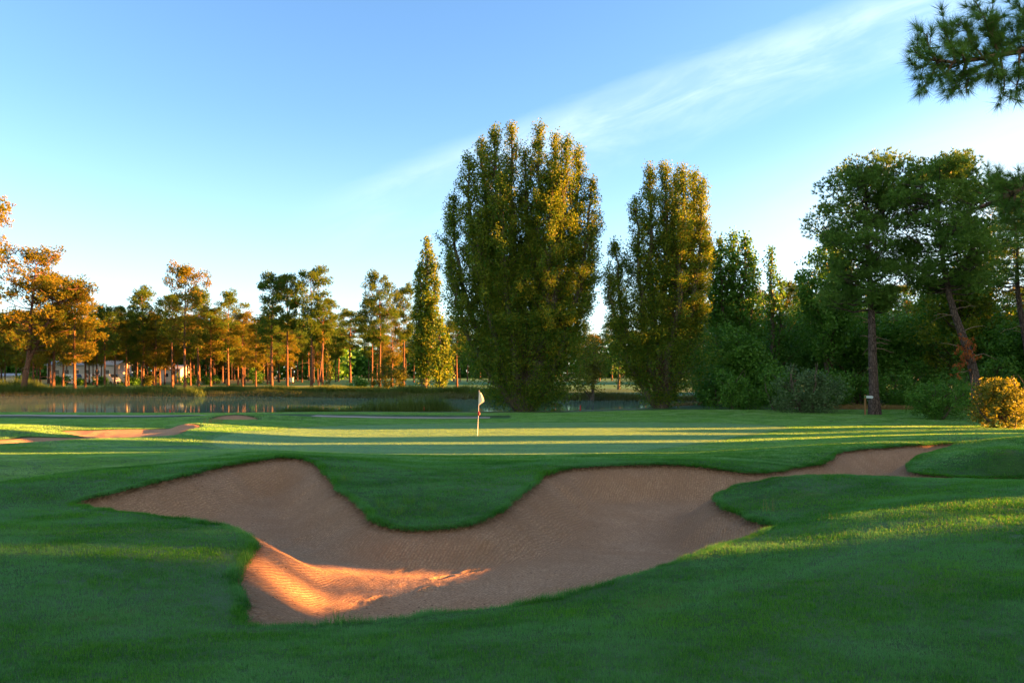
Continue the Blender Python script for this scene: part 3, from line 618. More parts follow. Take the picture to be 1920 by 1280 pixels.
# --- the right-hand pines
rp = np.random.default_rng
loc = at(1640, 51.5); r1 = thing('pine_tree', loc, 'tall pine with a straight grey trunk standing beside the signpost', 'tree')
pine_tree(r1, top_h(330, 51.5, loc[2]), 7.2, 3.7, rp(51), nb=66, tufts=56, nk=10, nl=.26, nw=.05, puff=.82, trunk_r=.36, bark='greybark', path=[(0,0,0),(-.15,0,4),(-.25,0,8),(-.4,.2,12),(-.5,.3,16.3)], stubs=14, lopside=(-.35, .1), subs=4, mat='pine_near_shaded')
loc = at(1833, 49.5); r2 = thing('pine_tree', loc, 'pine with a trunk leaning left and a broad dark crown, behind the yellow bush', 'tree')
pine_tree(r2, top_h(328, 49.5, loc[2]), 8.3, 3.9, rp(52), nb=72, tufts=58, nk=10, nl=.26, nw=.05, puff=.85, trunk_r=.35, bark='greybark', path=[(0,0,0),(-.05,0,2.6),(-.9,0,5.2),(-1.8,0,7.4),(-2.3,0,10),(-2.6,.1,13),(-2.7,.1,16)], stubs=12, subs=4, mat='pine_near_shaded')
g = Geo(); rr = rp(7); c = np.array([-1.0, -.5, 4.3]) + rr.normal(size=(70, 3)) * (.45, .3, .8); needles(g, c, np.tile([0, 0, -1.0], (70, 1)), 12, .28, .05, rr, .5); g.build('dead_branch', M['pine_dead'], r2)['label'] = 'broken branch with rust-red dead needles hanging beside the trunk'
loc = at(1938, 60); r3 = thing('pine_tree', loc, 'pine with a slanting bare trunk at the right edge of the photo', 'tree')
pine_tree(r3, top_h(350, 60, loc[2]), 9.5, 4.2, rp(53), nb=44, tufts=50, nk=8, nl=.34, nw=.055, puff=.9, trunk_r=.32, bark='greybark', path=[(0,0,0),(-.5,0,5),(-1.3,0,9),(-1.4,0,12),(-1.2,0,16)], stubs=10, mat='pine_near_shaded')
# --- far bank pines: six builds, then copies
variants = []
for k in range(6):
    r = thing('pine_tree', (0, 0, 0), '', 'tree'); rng = rp(60 + k)
    H = 20.0; pine_tree(r, H, [8, 9.5, 7, 10.5, 8.5, 5.5][k], [4.2, 3.6, 4.8, 3.4, 4.0, 4.0][k], rng, nb=[30, 26, 34, 24, 28, 34][k], tufts=44, nk=9, nl=.34, nw=.085, puff=[1.0, .95, 1.05, .92, 1.0, .98][k], trunk_r=.27, subs=5, mat='pine' if k in (2, 5) else 'pine_shaded')
    variants.append(r)
used = set()
def far_pine(v, px, D, py_top, wpx, label, group=None, rz=0.0):
    loc = at(px, D); H = top_h(py_top, D, loc[2]); s = H / 20; w = (wpx / FPX * D) / ([9.4, 8.2, 10.6, 7.6, 9.0, 9.2][v]) if wpx else s
    if v not in used:
        used.add(v); o = variants[v]; o.location = loc; o.rotation_euler.z = rz; o.scale = (w, w, s); tag(o, label, 'tree', group); return o
    return copy_thing(variants[v], loc, rz, (w, w, s), label, group)
for i, a in enumerate([
    (2, -46, 112, 375, 130, 'tallest pine at the left edge, only its orange side showing'),
    (5, 100, 128, 520, 110, 'orange-lit pine behind the forked pine at the left'),
    (5, 140, 120, 548, 105, 'orange-lit pine right of the forked pine at the left'),
    (0, 196, 140, 582, 70, 'green-topped pine beside the white building'),
    (1, 268, 150, 550, 76, 'slender pine left of the tall dark one, its straight trunk striped with sun'),
    (3, 323, 142, 560, 60, 'thin pine just left of the tall dark pine'),
    (2, 347, 131, 508, 98, 'tall dark pine standing at the water edge on the left half of the far bank'),
    (1, 372, 146, 548, 66, 'pine close behind the tall dark pine'),
    (0, 428, 152, 556, 78, 'pine with an orange crown in the middle of the far left bank'),
    (4, 510, 131, 527, 88, 'first pine of the row of four by the water, with dead snags on its trunk'),
    (3, 539, 130, 524, 60, 'second pine of the row of four by the water'),
    (4, 584, 129, 513, 92, 'third and broadest pine of the row of four by the water'),
    (3, 605, 129, 566, 62, 'fourth pine of the row of four by the water, with a sparse crown'),
    (1, 657, 190, 588, 74, 'dark flat-topped pine seen in the sky gap of the far bank'),
    (3, 697, 140, 566, 60, 'thin trunked pine just behind the bushes of the far bank'),
    (0, 712, 138, 524, 74, 'dark pine with twin-like trunks left of the slim gold poplar'),
    (1, 757, 142, 545, 58, 'dark pine touching the left side of the slim gold poplar'),
    (3, 857, 135, 600, 60, 'pine whose grey trunk shows between the slim poplar and the tallest poplar'),
    (1, 1300, 128, 590, 60, 'pine whose trunk shows under the second tallest poplar')]):
    far_pine(a[0], a[1], a[2], a[3], a[4], a[5], 'pines along the far bank', rz=i * 1.1)
# leaning thin trunk among the row of four
g = Geo(); x0, y0, z0 = at(596, 128); lt = thing('pine_tree', (x0, y0, z0), 'leaning bare pine stem crossing the fourth pine of the row', 'tree', 'pines along the far bank')
g.tube([(0,0,0),(.4,0,3),(.75,.1,6),(1.0,.2,9)], [.17,.14,.12,.08], 7); g.build('trunk', M['pinebark'], lt)
g = Geo(); rr = rp(5); needles(g, np.array([1.0, .2, 9]) + rr.normal(size=(60, 3)) * .5, np.tile([0, 0, 1.0], (60, 1)), 6, .4, .09, rr, .6); g.build('crown', M['pine'], lt)
# the forked pine at the left
loc = at(42, 117); rf = thing('pine_tree', loc, 'broad forked pine glowing orange beside the lit reeds at the left', 'tree')
pine_tree(rf, top_h(470, 117, loc[2]), 7.5, 6.0, rp(77), nb=64, tufts=46, nk=9, nl=.36, nw=.09, puff=1.05, trunk_r=.5, path=[(0,0,0),(.4,0,3.5),(1.1,0,6.5),(1.2,0,11),(1.6,0,16),(2.2,0,21.6)], fork=(6.2, (4.6, .6, 9.5)), stubs=6, subs=4)
# --- pinewood behind
rng = rp(90); n_back = 0
def wood(pxlo, pxhi, Dlo, Dhi, toplo, tophi, n, label, group):
    for k in range(n):
        px = pxlo + (pxhi - pxlo) * (k + rng.uniform(.1, .9)) / n; D = rng.uniform(Dlo, Dhi)
        far_pine(int(rng.integers(0, 6)) if D < 190 else int(rng.choice([0, 1, 3, 4])), px, D, rng.uniform(toplo, tophi), 0, label, group, rng.uniform(0, 6.28))
for q, (px, D, top, v) in enumerate([(62, 138, 590, 5), (95, 140, 600, 1), (118, 150, 585, 3), (160, 146, 575, 5), (182, 150, 590, 1), (215, 145, 588, 2), (236, 152, 580, 3), (292, 148, 590, 5), (395, 150, 585, 2), (455, 146, 590, 5), (480, 142, 610, 5), (735, 150, 585, 5)]):
    far_pine(v, px, D, top, 0, 'smaller far-bank pine, ' + ['behind the lit left reeds', 'in front of the left end of the long white building', 'thin, before the long white building', 'low-crowned, before the middle of the long white building', 'thin, before the right part of the long white building', 'at the right end of the long white building', 'between the long and the small white building', 'before the small white building', 'between the tall dark pine and the orange-crowned pine', 'right of the orange-crowned pine', 'low, just left of the row of four', 'just left of the slim gold poplar'][q], 'smaller pines of the far bank', q * 1.7)
for q, (px, D, top, w, nm) in enumerate([(52, 160, 698, 40, 'left of the long white building'), (112, 160, 702, 34, 'before the left end of the long white building'), (150, 163, 706, 40, 'before the middle of the long white building'), (190, 161, 704, 34, 'before the right part of the long white building'), (248, 160, 698, 44, 'between the two white buildings'), (350, 165, 698, 46, 'right of the small white building'), (392, 168, 702, 40, 'under the pines right of the small white building')]):
    broad_px(px, D, top, w, 'low dark bush on the far bank ' + nm, 850 + q, name='bush', cat='bush', nclump=46, per=34, leafsize=.3, zlow=-.28, clump=.4, trunk_r=.08)
LW = 'one of the many slender pines in the shaded pinewood behind the far lawn'
wood(-140, 120, 150, 205, 585, 615, 16, LW, 'pines of the wood behind the far lawn')
wood(120, 640, 158, 240, 598, 628, 62, LW, 'pines of the wood behind the far lawn')
wood(200, 520, 155, 185, 600, 622, 20, LW, 'pines of the wood behind the far lawn')
wood(680, 1130, 170, 260, 610, 640, 26, LW, 'pines of the wood behind the far lawn')
RW = 'one of the dark pines in the wood behind the right-hand trees'
wood(1120, 1330, 180, 240, 600, 640, 12, RW, 'pines of the wood on the right')
wood(1330, 2100, 92, 114, 540, 590, 18, RW, 'pines of the wood on the right')
wood(1330, 1900, 168, 220, 560, 610, 14, RW, 'pines of the wood on the right')
wood(1880, 2500, 72, 120, 500, 560, 10, RW, 'pines of the wood on the right')
# far wood reading as one mass
g = Geo(); rr = rp(91)
def mass(px0, px1, D, zlo, zhi, nc, sz=1.5, per=16, sp=1.3):
    X = rr.uniform(PD(px0, D), PD(px1, D), nc); Z = 1 + (zlo + (zhi - zlo) * (.5 + .5 * np.sin(X * .21) * np.cos(X * .083 + 1))) * rr.random(nc) ** .8; Y = D + rr.uniform(-6, 14, nc)
    c = np.repeat(np.stack([X, Y, Z], 1), per, 0) + rr.normal(size=(nc * per, 3)) * sp; c[:, 2] = np.maximum(c[:, 2], .6); leaves(g, c, sz, rr, .8, np.repeat(rr.random(nc), per))
mass(-300, 640, 250, 13, 19, 2600); mass(600, 1500, 300, 8, 14, 1900); mass(1400, 2600, 180, 9, 14, 1500)
w_ = g.build('distant_wood', M['broad'])
tag(w_, 'far-off dark wood closing the view under the sky', 'wood', kind='stuff')
# ---------------------------------------------------------------- added unseen shrub belt blocking the low sun; its gaps shape the light streaks
ca, sa = math.cos(SUN_AZ), math.sin(SUN_AZ)
GAPS = [(7.6, 10.35), (23.9, 25.2), (30.4, 32.2), (34.8, 40.2)]
b1 = thing('shrub', (0, 0, 0), '', 'shrub'); broad_tree(b1, 10.5, 3.3, rp(201), 'broad', leafsize=.42, nclump=300, per=40, zlow=0.0, clump=.35, stems=3)
nb_, v_ = 0, -9.0
def place_shade_belt(v, w, s0):
    global nb_
    x, y = s0 * ca - v * sa, s0 * sa + v * ca; z = ghf(x, y)
    lab = 'added sun-blocking shrub of the belt beyond the right edge of the photo'
    sc_ = (w / 3.3, w / 3.3, 1.55 + .12 * math.sin(v * 3))
    if nb_ == 0:
        b1.location = (x, y, z); b1.scale = sc_; tag(b1, lab, 'shrub', 'added sun-blocking shrub belt beyond the right edge')
    else: copy_thing(b1, (x, y, z), nb_ * 1.3, sc_, lab, 'added sun-blocking shrub belt beyond the right edge')
    nb_ += 1
edges = [-10.0] + [q for ga in GAPS for q in ga] + [47.0]
for a, b in zip(edges[::2], edges[1::2]):
    wdt = b - a; k = max(1, math.ceil(wdt / 2.6)); w1 = wdt / k
    for q in range(k): place_shade_belt(a + (q + .5) * w1, w1 * 1.15, 50 + (q % 2) * 2.0)
    k = max(1, math.ceil(wdt / 2.2)); w1 = wdt / k
    for q in range(k): place_shade_belt(a + (q + .5) * w1, w1 * 1.12, 56 + (q % 2) * 2.0)
t0_ = None  # unseen tall trees added to keep right-hand pines and pond in shade
for q, (v, s0, h, w) in enumerate([(44, 66, 22, 8), (48, 68, 23, 8), (52, 70, 22, 8), (56, 72, 19, 7), (60, 74, 16.5, 7), (64, 76, 16, 7), (68, 78, 15.5, 7), (46, 76, 22, 8), (50, 78, 22, 8), (72, 82, 15, 8), (76, 90, 18, 9), (82, 94, 19, 9), (88, 98, 19, 9), (94, 100, 19, 9), (100, 104, 19, 9), (106, 108, 18, 9)]):
    x, y = s0 * ca - v * sa, s0 * sa + v * ca; z = ghf(x, y); lab = 'big leafy tree added to block the sun beyond the right edge of the photo'
    if t0_ is None:
        t0_ = thing('broadleaf_tree', (x, y, z), lab, 'tree', 'added sun-blocking trees beyond the right edge'); broad_tree(t0_, 22, 8, rp(260), 'broad', leafsize=.5, nclump=520, per=44, zlow=.0, clump=.6, stems=1)
    else: copy_thing(t0_, (x, y, z), q * 1.1, (w / 8, w / 8, h / 22), lab, 'added sun-blocking trees beyond the right edge')
for q, (v, s0) in enumerate([(6.5, 74), (9.5, 78), (12.5, 75), (8, 84), (15.5, 79), (11, 88)]):  # unseen pines added to shade the near hanging branch
    x, y = s0 * ca - v * sa, s0 * sa + v * ca
    copy_thing(variants[3], (x, y, ghf(x, y)), q * 1.9, (1.1, 1.1, 1.3), 'high-crowned pine added to block the sun beyond the shrub belt right of the photo', 'added sun-blocking pines beyond the right edge')
for q, (v, s0) in enumerate([(7.6, 53), (10.4, 54), (9.0, 60)]):  # unseen crowns added over the gap to shade the left turf
    x, y = s0 * ca - v * sa, s0 * sa + v * ca
    copy_thing(variants[3], (x, y, ghf(x, y)), q * 1.3, (.85, .85, .80), 'small pine added to trim the light in the gap of the shrub belt right of the photo', 'added light-trimming pines in the belt gap')
# ---------------------------------------------------------------- the near pine whose branches hang into the picture
loc = (9.9, 12.6, ghf(9.9, 12.6) - .05); npn = thing('pine_tree', loc, 'near pine standing just outside the right edge, its branches hanging into the upper right corner', 'tree')
g = Geo(); g.tube([(0,0,0),(.05,0,2),(.1,.1,4.5),(.15,.1,7),(.2,0,9.5)], [.26,.22,.2,.17,.1], 10); g.build('trunk', M['pinebark'], npn)
def near_branch(pts, rad, twigs, seed, dens=1.0):
    rng = rp(seed); gb, gc = Geo(), Geo(); pts = np.array(pts, float) - np.array(loc); gb.tube(pts, rad, 7)
    seg = np.linspace(0, 1, len(pts)); C = []; D = []
    for (t, dx, dy, dz) in twigs:
        o = np.array([np.interp(t, seg, pts[:, q]) for q in range(3)]); e = o + np.array([dx, dy, dz]); gb.tube(curve(o, e, (0, 0, -.04), 5, rng, .015), np.linspace(.016, .006, 5), 5)
        L = np.linalg.norm(e - o); d = unit(e - o)
        for s in np.arange(.2, 1.01, .075 / L):
            C.append(o + (e - o) * s + rng.normal(size=3) * .03); D.append(d)
            if rng.random() < .95 * dens:
                sd2 = unit(d * .6 + rng.normal(size=3) * .6 + np.array([0, 0, .25])); q = o + (e - o) * s; q2 = q + sd2 * rng.uniform(.12, .24); gb.tube([q, q2], [.006, .004], 4)
                C.append(q2); D.append(sd2); C.append((q + q2) / 2); D.append(sd2)
    C = np.array(C); D = unit(np.array(D)); needles(gc, C, D, 60, .18, .0055, rng, .62); 
    return gb.build('branch', M['pinebark'], npn), gc.build('needles', M['pine_near_shaded'], npn)
def S(px, py, D): return ((px - 960) / FPX * D, D, EYE + (700 - py) / FPX * D)
def twset(base_pts, tips, rngseed): 
    bp = np.array(base_pts); seg = np.linspace(0, 1, len(bp)); out = []
    for (px, py, D) in tips:
        e = np.array(S(px, py, D)); tt = np.linspace(0, 1, 60); c = np.stack([np.interp(tt, seg, bp[:, q]) for q in range(3)], 1)
        dd = np.linalg.norm(c - e, axis=1); k = int(dd.argmin()); k = min(59, k + 5); o = c[k]; out.append((tt[k], *(e - o)))
    return out
B1 = [S(1722, 108, 9.0), S(1790, 118, 9.0), S(1850, 108, 9.1), S(1930, 92, 9.2), (loc[0] + .15, loc[1], loc[2] + 6.2)]
T1 = [(1712,90,9),(1714,132,8.9),(1738,62,9),(1770,42,9.1),(1800,40,9.1),(1828,2,9.2),(1845,30,9.0),(1850,60,9.1),(1735,160,8.9),(1760,140,9),(1790,165,9),(1812,175,8.9),(1850,150,9.1),(1880,178,9),(1905,165,9.1),(1915,20,9.2),(1930,45,9),(1905,70,9.2),(1880,90,9.1),(1870,75,9.3),(1780,85,9.2),(1815,70,9.0),(1830,130,9.2),(1925,130,9.3),(1805,105,8.8),(1860,110,8.8),(1940,160,9.1),(1750,105,8.9),(1770,125,9.15)]
near_branch(B1, [.014, .022, .03, .045, .07], twset(B1, T1, 1), 301)
B2 = [S(1838, 388, 12.0), S(1870, 376, 11.8), S(1900, 362, 11.5), S(1935, 345, 11.0), (loc[0] + .1, loc[1], loc[2] + 4.3)]
T2 = [(1850,332,11.6),(1862,345,11.7),(1880,352,11.5),(1870,330,11.6),(1905,335,11.4),(1915,345,11.4),(1900,395,11.5),(1915,410,11.4),(1890,420,11.6),(1905,440,11.5),(1925,430,11.4),(1880,400,11.6),(1930,460,11.3),(1940,330,11.2)]
near_branch(B2, [.03, .042, .048, .055, .08], twset(B2, T2, 2), 302)
# ---------------------------------------------------------------- grass
def ok_turf(x, y, m=-.02):
    a, b = all_sd(x, y); return (np.maximum(a, b) < m)
def blades(g, X, Y, Z, h, w, lean, rng, tint, nb, spread):
    n = len(X); i = np.repeat(np.arange(n), nb); N = n * nb
    r = spread[i] * np.sqrt(rng.random(N)); a = rng.uniform(0, 6.283, N)
    bx, by = X[i] + r * np.cos(a), Y[i] + r * np.sin(a); hh = h[i] * rng.uniform(.55, 1.2, N); a2 = rng.uniform(0, 6.283, N)
    ln = hh * rng.uniform(.1, .9, N) * lean; dx, dy = np.cos(a2), np.sin(a2); ww = w[i] * .5; px_, py_ = -dy * ww, dx * ww
    z0 = Z[i] - .006
    V = np.stack([np.stack([bx - px_, by - py_, z0], 1), np.stack([bx + px_, by + py_, z0], 1), np.stack([bx + dx * ln, by + dy * ln, z0 + np.sqrt(np.maximum(hh ** 2 - ln ** 2 * .8, 1e-6))], 1)], 1)
    g.add(V.reshape(-1, 3), np.arange(3 * N).reshape(-1, 3), 0, np.repeat(np.clip(tint[i] + rng.normal(size=N) * .30, 0, 1), 3))
def field(x, y):
    return np.clip(.45 + .28 * wob(x, y, .9) + .25 * wob(x + 9, y - 4, 3.1) + .12 * wob(x * 3, y * 3, .9), 0, 1)
rng = rp(400); g = Geo()
n = 150000; y = 3.3 + (26 - 3.3) * rng.random(n) ** 1.35; x = rng.uniform(-.80, .80, n) * y
k = ok_turf(x, y) & (sdist(x, y, green_poly) < -1.0); x, y = x[k], y[k]; z, _ = green_h(x, y)
sc_ = np.clip(y / 5, .8, 4.2) ** .85
fair_poly = catmull(np.array([P(*q) for q in ((-120,905,.85),(120,888,.85),(330,862,.8),(500,842,.6),(580,838,.4),(440,829,.3),(200,838,.35),(-120,852,.4))]), 5)
fmask = sdist(x, y, fair_poly) > 0; hv = .75 + .5 * np.clip(.5 + .5 * wob(x * 1.7, y * 1.7, .7), 0, 1)
k = ~fmask; blades(g, x[k], y[k], z[k], (.034 * hv * sc_ ** .25)[k], (.0034 * sc_)[k], 1.0, rng, field(x, y)[k], 11, (.045 * sc_)[k])
g2 = Geo(); k = fmask; blades(g2, x[k], y[k], z[k], (.022 * sc_ ** .25)[k], (.0034 * sc_)[k], 1.0, rng, field(x, y)[k], 11, (.045 * sc_)[k]); tag(g2.build('fairway_turf', M['fairway_blade']), 'paler closely mown turf left behind the big bunker', 'grass', kind='stuff')
tag(g.build('grass', M['blade']), 'short dewy green turf round the bunkers', 'grass', kind='stuff')
M['green_blade'] = leaf_mat('green_blade', (.15, .34, .10), (.28, .48, .15), .4, .3, (1.1, 1.1, .6), (.25, .46, .19))
n = 260000; y = np.sqrt(rng.uniform(19 ** 2, 58 ** 2, n)); x = rng.uniform(-.78, .78, n) * y; k = ok_turf(x, y, -.1); x, y = x[k], y[k]
gz, sp_q = green_h(x, y); on_g = sdist(x, y, green_poly) > -.3; k = (sp_q < -2) & ~((y > 49) & (y < 53.6) & (x < 0)); x, y, gz, on_g = x[k], y[k], gz[k], on_g[k]
g = Geo(); k = ~on_g & (sdist(x, y, fair_poly) < 0); blades(g, x[k], y[k], gz[k], np.full(k.sum(), .045), y[k] * .0007, 1.0, rng, field(x[k], y[k]), 5, y[k] * .0042); tag(g.build('grass', M['fairway_blade']), 'fairway turf between the bunkers and the pond', 'grass', kind='stuff')
g = Geo(); k = on_g; blades(g, x[k], y[k], gz[k], np.full(k.sum(), .020), y[k] * .0007, 1.3, rng, field(x[k], y[k]), 6, y[k] * .0042); tag(g.build('green_turf', M['green_blade']), 'fine pale turf of the putting green', 'grass', kind='stuff')
# shaggy edge along the bunker lips
g = Geo(); L_ = lip_c; seg = np.linalg.norm(np.roll(L_, -1, 0) - L_, axis=1); cum = np.concatenate([[0], np.cumsum(seg)]); n = 22000
u = rng.uniform(0, cum[-1], n); i = np.searchsorted(cum, u) - 1; f = (u - cum[i]) / seg[i]; A = L_[i]; B = L_[(i + 1) % len(L_)]
p = A + (B - A) * f[:, None]; off = rng.normal(size=(n, 2)) * .05; x, y = p[:, 0] + off[:, 0], p[:, 1] + off[:, 1]
s_ = sdist(x, y, lip_c); k = s_ < .05; x, y, s_ = x[k], y[k], s_[k]; z, _ = green_h(x, y); z = z - np.clip(s_, 0, 1) * .8
shag = np.clip(.5 + .6 * wob(x, y, .5) + .3 * wob(x, y, .17), .15, 1.4); sc_ = np.clip(y / 7, .9, 2.6)
blades(g, x, y, z, .055 * (.6 + shag) * np.clip(11 / y, .45, 1.15), .004 * sc_, 1.3, rng, field(x, y) * .8, 11, .04 * sc_ ** .5)
tag(g.build('bunker_edge_grass', M['blade']), 'shaggy fringe of longer grass hanging over the bunker lips', 'grass', kind='stuff')
k2 = rng.random(len(x)) < .35; k2 &= (wob(x, y, .35) > -.1)
g = Geo(); blades(g, x[k2], y[k2], z[k2] - .025, .05 * (.5 + shag[k2]), .004 * sc_[k2], 1.6, rng, np.full(k2.sum(), .6), 9, .05 * sc_[k2] ** .5)
tag(g.build('bunker_edge_thatch', M['sedge']), 'brownish thatch and roots under the grass fringe of the bunker lips', 'thatch', kind='stuff')
def tuft(px, py, z, hh, label, m='weed', nb=60, sp=.12, w=.006, seed=0, lean=1.2):
    r = rp(seed + 500); X, Y, _ = P(px, py, z); zz = ghf(X, Y); gg = Geo(); blades(gg, np.array([X]), np.array([Y]), np.array([zz]), np.array([hh]), np.array([w]), lean, r, np.array([.6]), nb, np.array([sp]))
    return tag(gg.build('grass_tuft', M[m]), label, 'grass tuft')
for q, (px, py, hh, lb) in enumerate([(715,955,.20,'light green tuft at the left corner of the grass tongue'),(745,962,.18,'light green tuft left of the tip of the grass tongue'),(765,950,.22,'tallest light green tuft on the tip of the grass tongue'),(805,958,.18,'light green tuft right of the tip of the grass tongue'),(835,965,.15,'small light green tuft on the right part of the grass tongue tip'),(648,918,.18,'rough green tuft on the left edge of the grass tongue')]):
    tuft(px, py, .72, hh, lb, seed=q)
tuft(645, 1168, .90, .14, 'green tuft standing up on the near edge of the big bunker', 'blade', 90, .16, .006, 20)
tuft(1446, 960, .60, .42, 'thin dry grass stalks rising beside the small mound', 'dry', 12, .15, .005, 21, .5)
tuft(1560, 968, .93, .14, 'sunlit grass stalks on the crest right of the bunker', 'sedge', 12, .2, .005, 22, .8)
tuft(400, 792, .25, .35, 'pale grass stalks on the nose of the far left bunker', 'dry', 60, .6, .02, 23, .8)
# reeds
def reed_patch(name, pts, h, n, label, mat='reed', depth=1.2, w=.03, nb=8, seed=0, sp=.25):
    r = rp(600 + seed); pts = np.array(pts, float); t = r.random(n) * (len(pts) - 1); i = np.minimum(t.astype(int), len(pts) - 2); p = pts[i] + (pts[i + 1] - pts[i]) * (t - i)[:, None]
    x, y = p[:, 0] + r.normal(size=n) * .3, p[:, 1] + r.uniform(-depth, depth, n); z, _ = green_h(x, y); z = np.maximum(z, WATER_Z - .05)
    gg = Geo(); hh = h * (.55 + .6 * np.clip(.5 + .5 * wob(x, y, 2.0), 0, 1)) * np.interp(t / (len(pts) - 1), [0, .06, .94, 1], [.4, 1, 1, .4]); blades(gg, x, y, z, hh, np.full(n, w), .7, r, np.clip(.5 + .4 * wob(x, y, 3), 0, 1), nb, np.full(n, sp))
    return tag(gg.build(name, M[mat]), label, 'reeds', kind='stuff')
reed_patch('reeds', [(-19, 60.5), (-15, 61), (-10, 61.5), (-4.5, 61.5)], .8, 1100, 'dark green reeds on the near shore of the pond left of the flag', w=.035, seed=1)
reed_patch('reeds', [(-14, 61.3), (-9.3, 61.8), (-5.0, 61.6)], 1.7, 420, 'taller clump of reeds in the near shore bed', w=.04, seed=2, depth=.7)
reed_patch('shore_grass', [(-70, 59.5), (-40, 61), (-19, 62)], .22, 1800, 'low grass along the near shore of the pond', w=.04, seed=3, depth=.6)
reed_patch('shore_grass', [(-4.5, 63.5), (3, 64.5), (9, 65)], .25, 700, 'low grass on the near shore under the tallest poplar', w=.04, seed=4)
reed_patch('reeds', [(-110, 120), (-90, 119), (-76, 118.5)], 2.6, 3200, 'tall reeds glowing orange on the far shore at the left', w=.09, seed=5, depth=2.2)
reed_patch('reeds', [(-78, 118.5), (-60, 117), (-48, 114)], 1.7, 2400, 'green reeds on the far shore under the forked pine', w=.09, seed=6, depth=1.6)
far_line = [(-52, 115.5), (-40, 113.5), (-28, 109.5), (-20, 106.5), (-12, 102.5), (-4, 101), (0, 99.5)]
reed_patch('shore_grass', far_line, .75, 4200, 'straw-coloured grass along the far shore of the pond', 'sedge', w=.07, seed=7, depth=.8)
reed_patch('shore_grass', [(a, b + 3.2) for a, b in far_line], 1.25, 5200, 'green weeds topping the far bank of the pond', 'reed', w=.09, seed=8, depth=1.3)
reed_patch('shore_grass', [(2, 99.5), (10, 98), (17, 96.5), (24, 94), (30, 90)], 1.0, 2600, 'straw-coloured sedge on the shore between the two great poplars', 'sedge', w=.06, seed=9, depth=1.0)
reed_patch('shore_grass', [(16, 72.5), (20, 74), (26, 78)], .9, 1300, 'pale sedge on the shore right of the second tallest poplar', 'dry', w=.045, seed=10, depth=1.0)
reed_patch('dry_grass', [(24, 61.5), (30, 60), (36, 58), (42, 57)], .35, 2600, 'straw-coloured dry grass under the right-hand trees', 'dry', w=.03, seed=11, depth=1.8)
for q, (px, D, hh, lb) in enumerate([(616, 126, 7.5, 'slim leafy sapling between the third pine of the row and its neighbours'), (725, 122, 3.6, 'yellow-green sapling left of the golden bush'), (700, 121, 3.0, 'orange-tinted reedy sapling right of the rounded green bush'), (712, 122, 5.0, 'thin upright sapling between the bushes of the far bank')]):
    broad_px(px, D, 700 - (hh - 2.3) / D * FPX, 16, lb, 700 + q, mat='lime', name='sapling', cat='sapling', nclump=26, per=30, leafsize=.22, zlow=-.28, clump=.32, trunk_r=.06)
# ---------------------------------------------------------------- small things
def simple(name, rgb, rough=.5, spec=.4):
    t = NT(name); v = t.noise(30, 3); return t.done(t.bsdf(t.mix(t.math('MULTIPLY', v, .35), rgb, tuple(c * .6 for c in rgb)), rough, spec=spec))
MW, MR, MG = simple('white_paint', (.80, .78, .72)), simple('red_paint', (.45, .015, .015)), simple('green_paint', (.05, .16, .04))
MC = simple('flag_cloth', (.85, .80, .62), .9, .1); MWood = simple('post_wood', (.20, .13, .06), .9, .1); MBlue = simple('pale_blue_board', (.45, .62, .68), .6)
X, Y, _ = P(895, 817, 0); zz = ghf(X, Y)
fl = thing('flagstick', (X, Y, zz), 'flagstick with a limp cream flag standing in the middle of the green', 'flagstick')
g = Geo(); g.tube([(0, 0, -.05), (.05, 0, 1.0), (.09, 0, 2.18)], [.016, .014, .012], 8, cap=True); g.build('pole', MW, fl)
g = Geo(); nu, nv = 9, 14; uu, vv = np.meshgrid(np.linspace(0, 1, nu), np.linspace(0, 1, nv))
wid = np.interp(vv, [0, .12, .55, .75, 1], [.02, .10, .24, .27, .02]); fx = .09 + uu * wid - .02 * vv; fy = .045 * np.sin(uu * 7 + vv * 2) * uu; fz = 2.17 - vv * .66 - uu * .05
Vf = np.stack([fx, fy, fz], -1).reshape(-1, 3); Vb = Vf + np.array([0, .008, 0]); F1 = grid_faces(nu, nv)
g.add(np.vstack([Vf, Vb]), np.vstack([F1, F1[:, ::-1] + len(Vf)]), 0, .5, True); g.build('flag', MC, fl)
g = Geo(); q = np.linspace(0, np.pi, 9); g.tube([(.055 + .02 * math.sin(a), 0, 1.06 - .10 * math.cos(a)) for a in q], .005 + .055 * np.sin(q), 8); g.build('red_marker', MR, fl)
g = Geo(); g.tube([(.10, 0, 1.11), (.115, 0, 1.05), (.12, 0, .99)], [.02, .03, .01], 6); g.build('white_marker', MW, fl)
g = Geo(); X, Y, _ = P(1622, 778, .1); zz = ghf(X, Y); sp_ = thing('signpost', (X, Y, zz), 'wooden signpost with a pale blue pointing board beside the straight pine trunk', 'signpost')
g = Geo(); g.box((-.05, -.05, -.1), (.05, .05, 1.38)); g.tube([(0, 0, 1.38), (0, 0, 1.42)], [.06, .03], 4); g.build('post', MWood, sp_)
g = Geo(); g.add([(.06,-.02,1.18),(.50,-.02,1.16),(.58,-.02,1.25),(.50,-.02,1.34),(.06,-.02,1.36),(.06,.02,1.18),(.50,.02,1.16),(.58,.02,1.25),(.50,.02,1.34),(.06,.02,1.36)], [(0,1,3,4),(5,9,8,6),(0,5,6,1),(3,8,9,4),(4,9,5,0)], 0); g.add([(.50,-.02,1.16),(.58,-.02,1.25),(.50,-.02,1.34),(.50,.02,1.16),(.58,.02,1.25),(.50,.02,1.34)], [(0,1,2),(3,5,4)], 0); g.add([(.50,-.02,1.16),(.58,-.02,1.25),(.50,-.02,1.34),(.50,.02,1.16),(.58,.02,1.25),(.50,.02,1.34)], [(0,3,4,1),(1,4,5,2)], 0)
g.build('sign_board', MBlue, sp_)
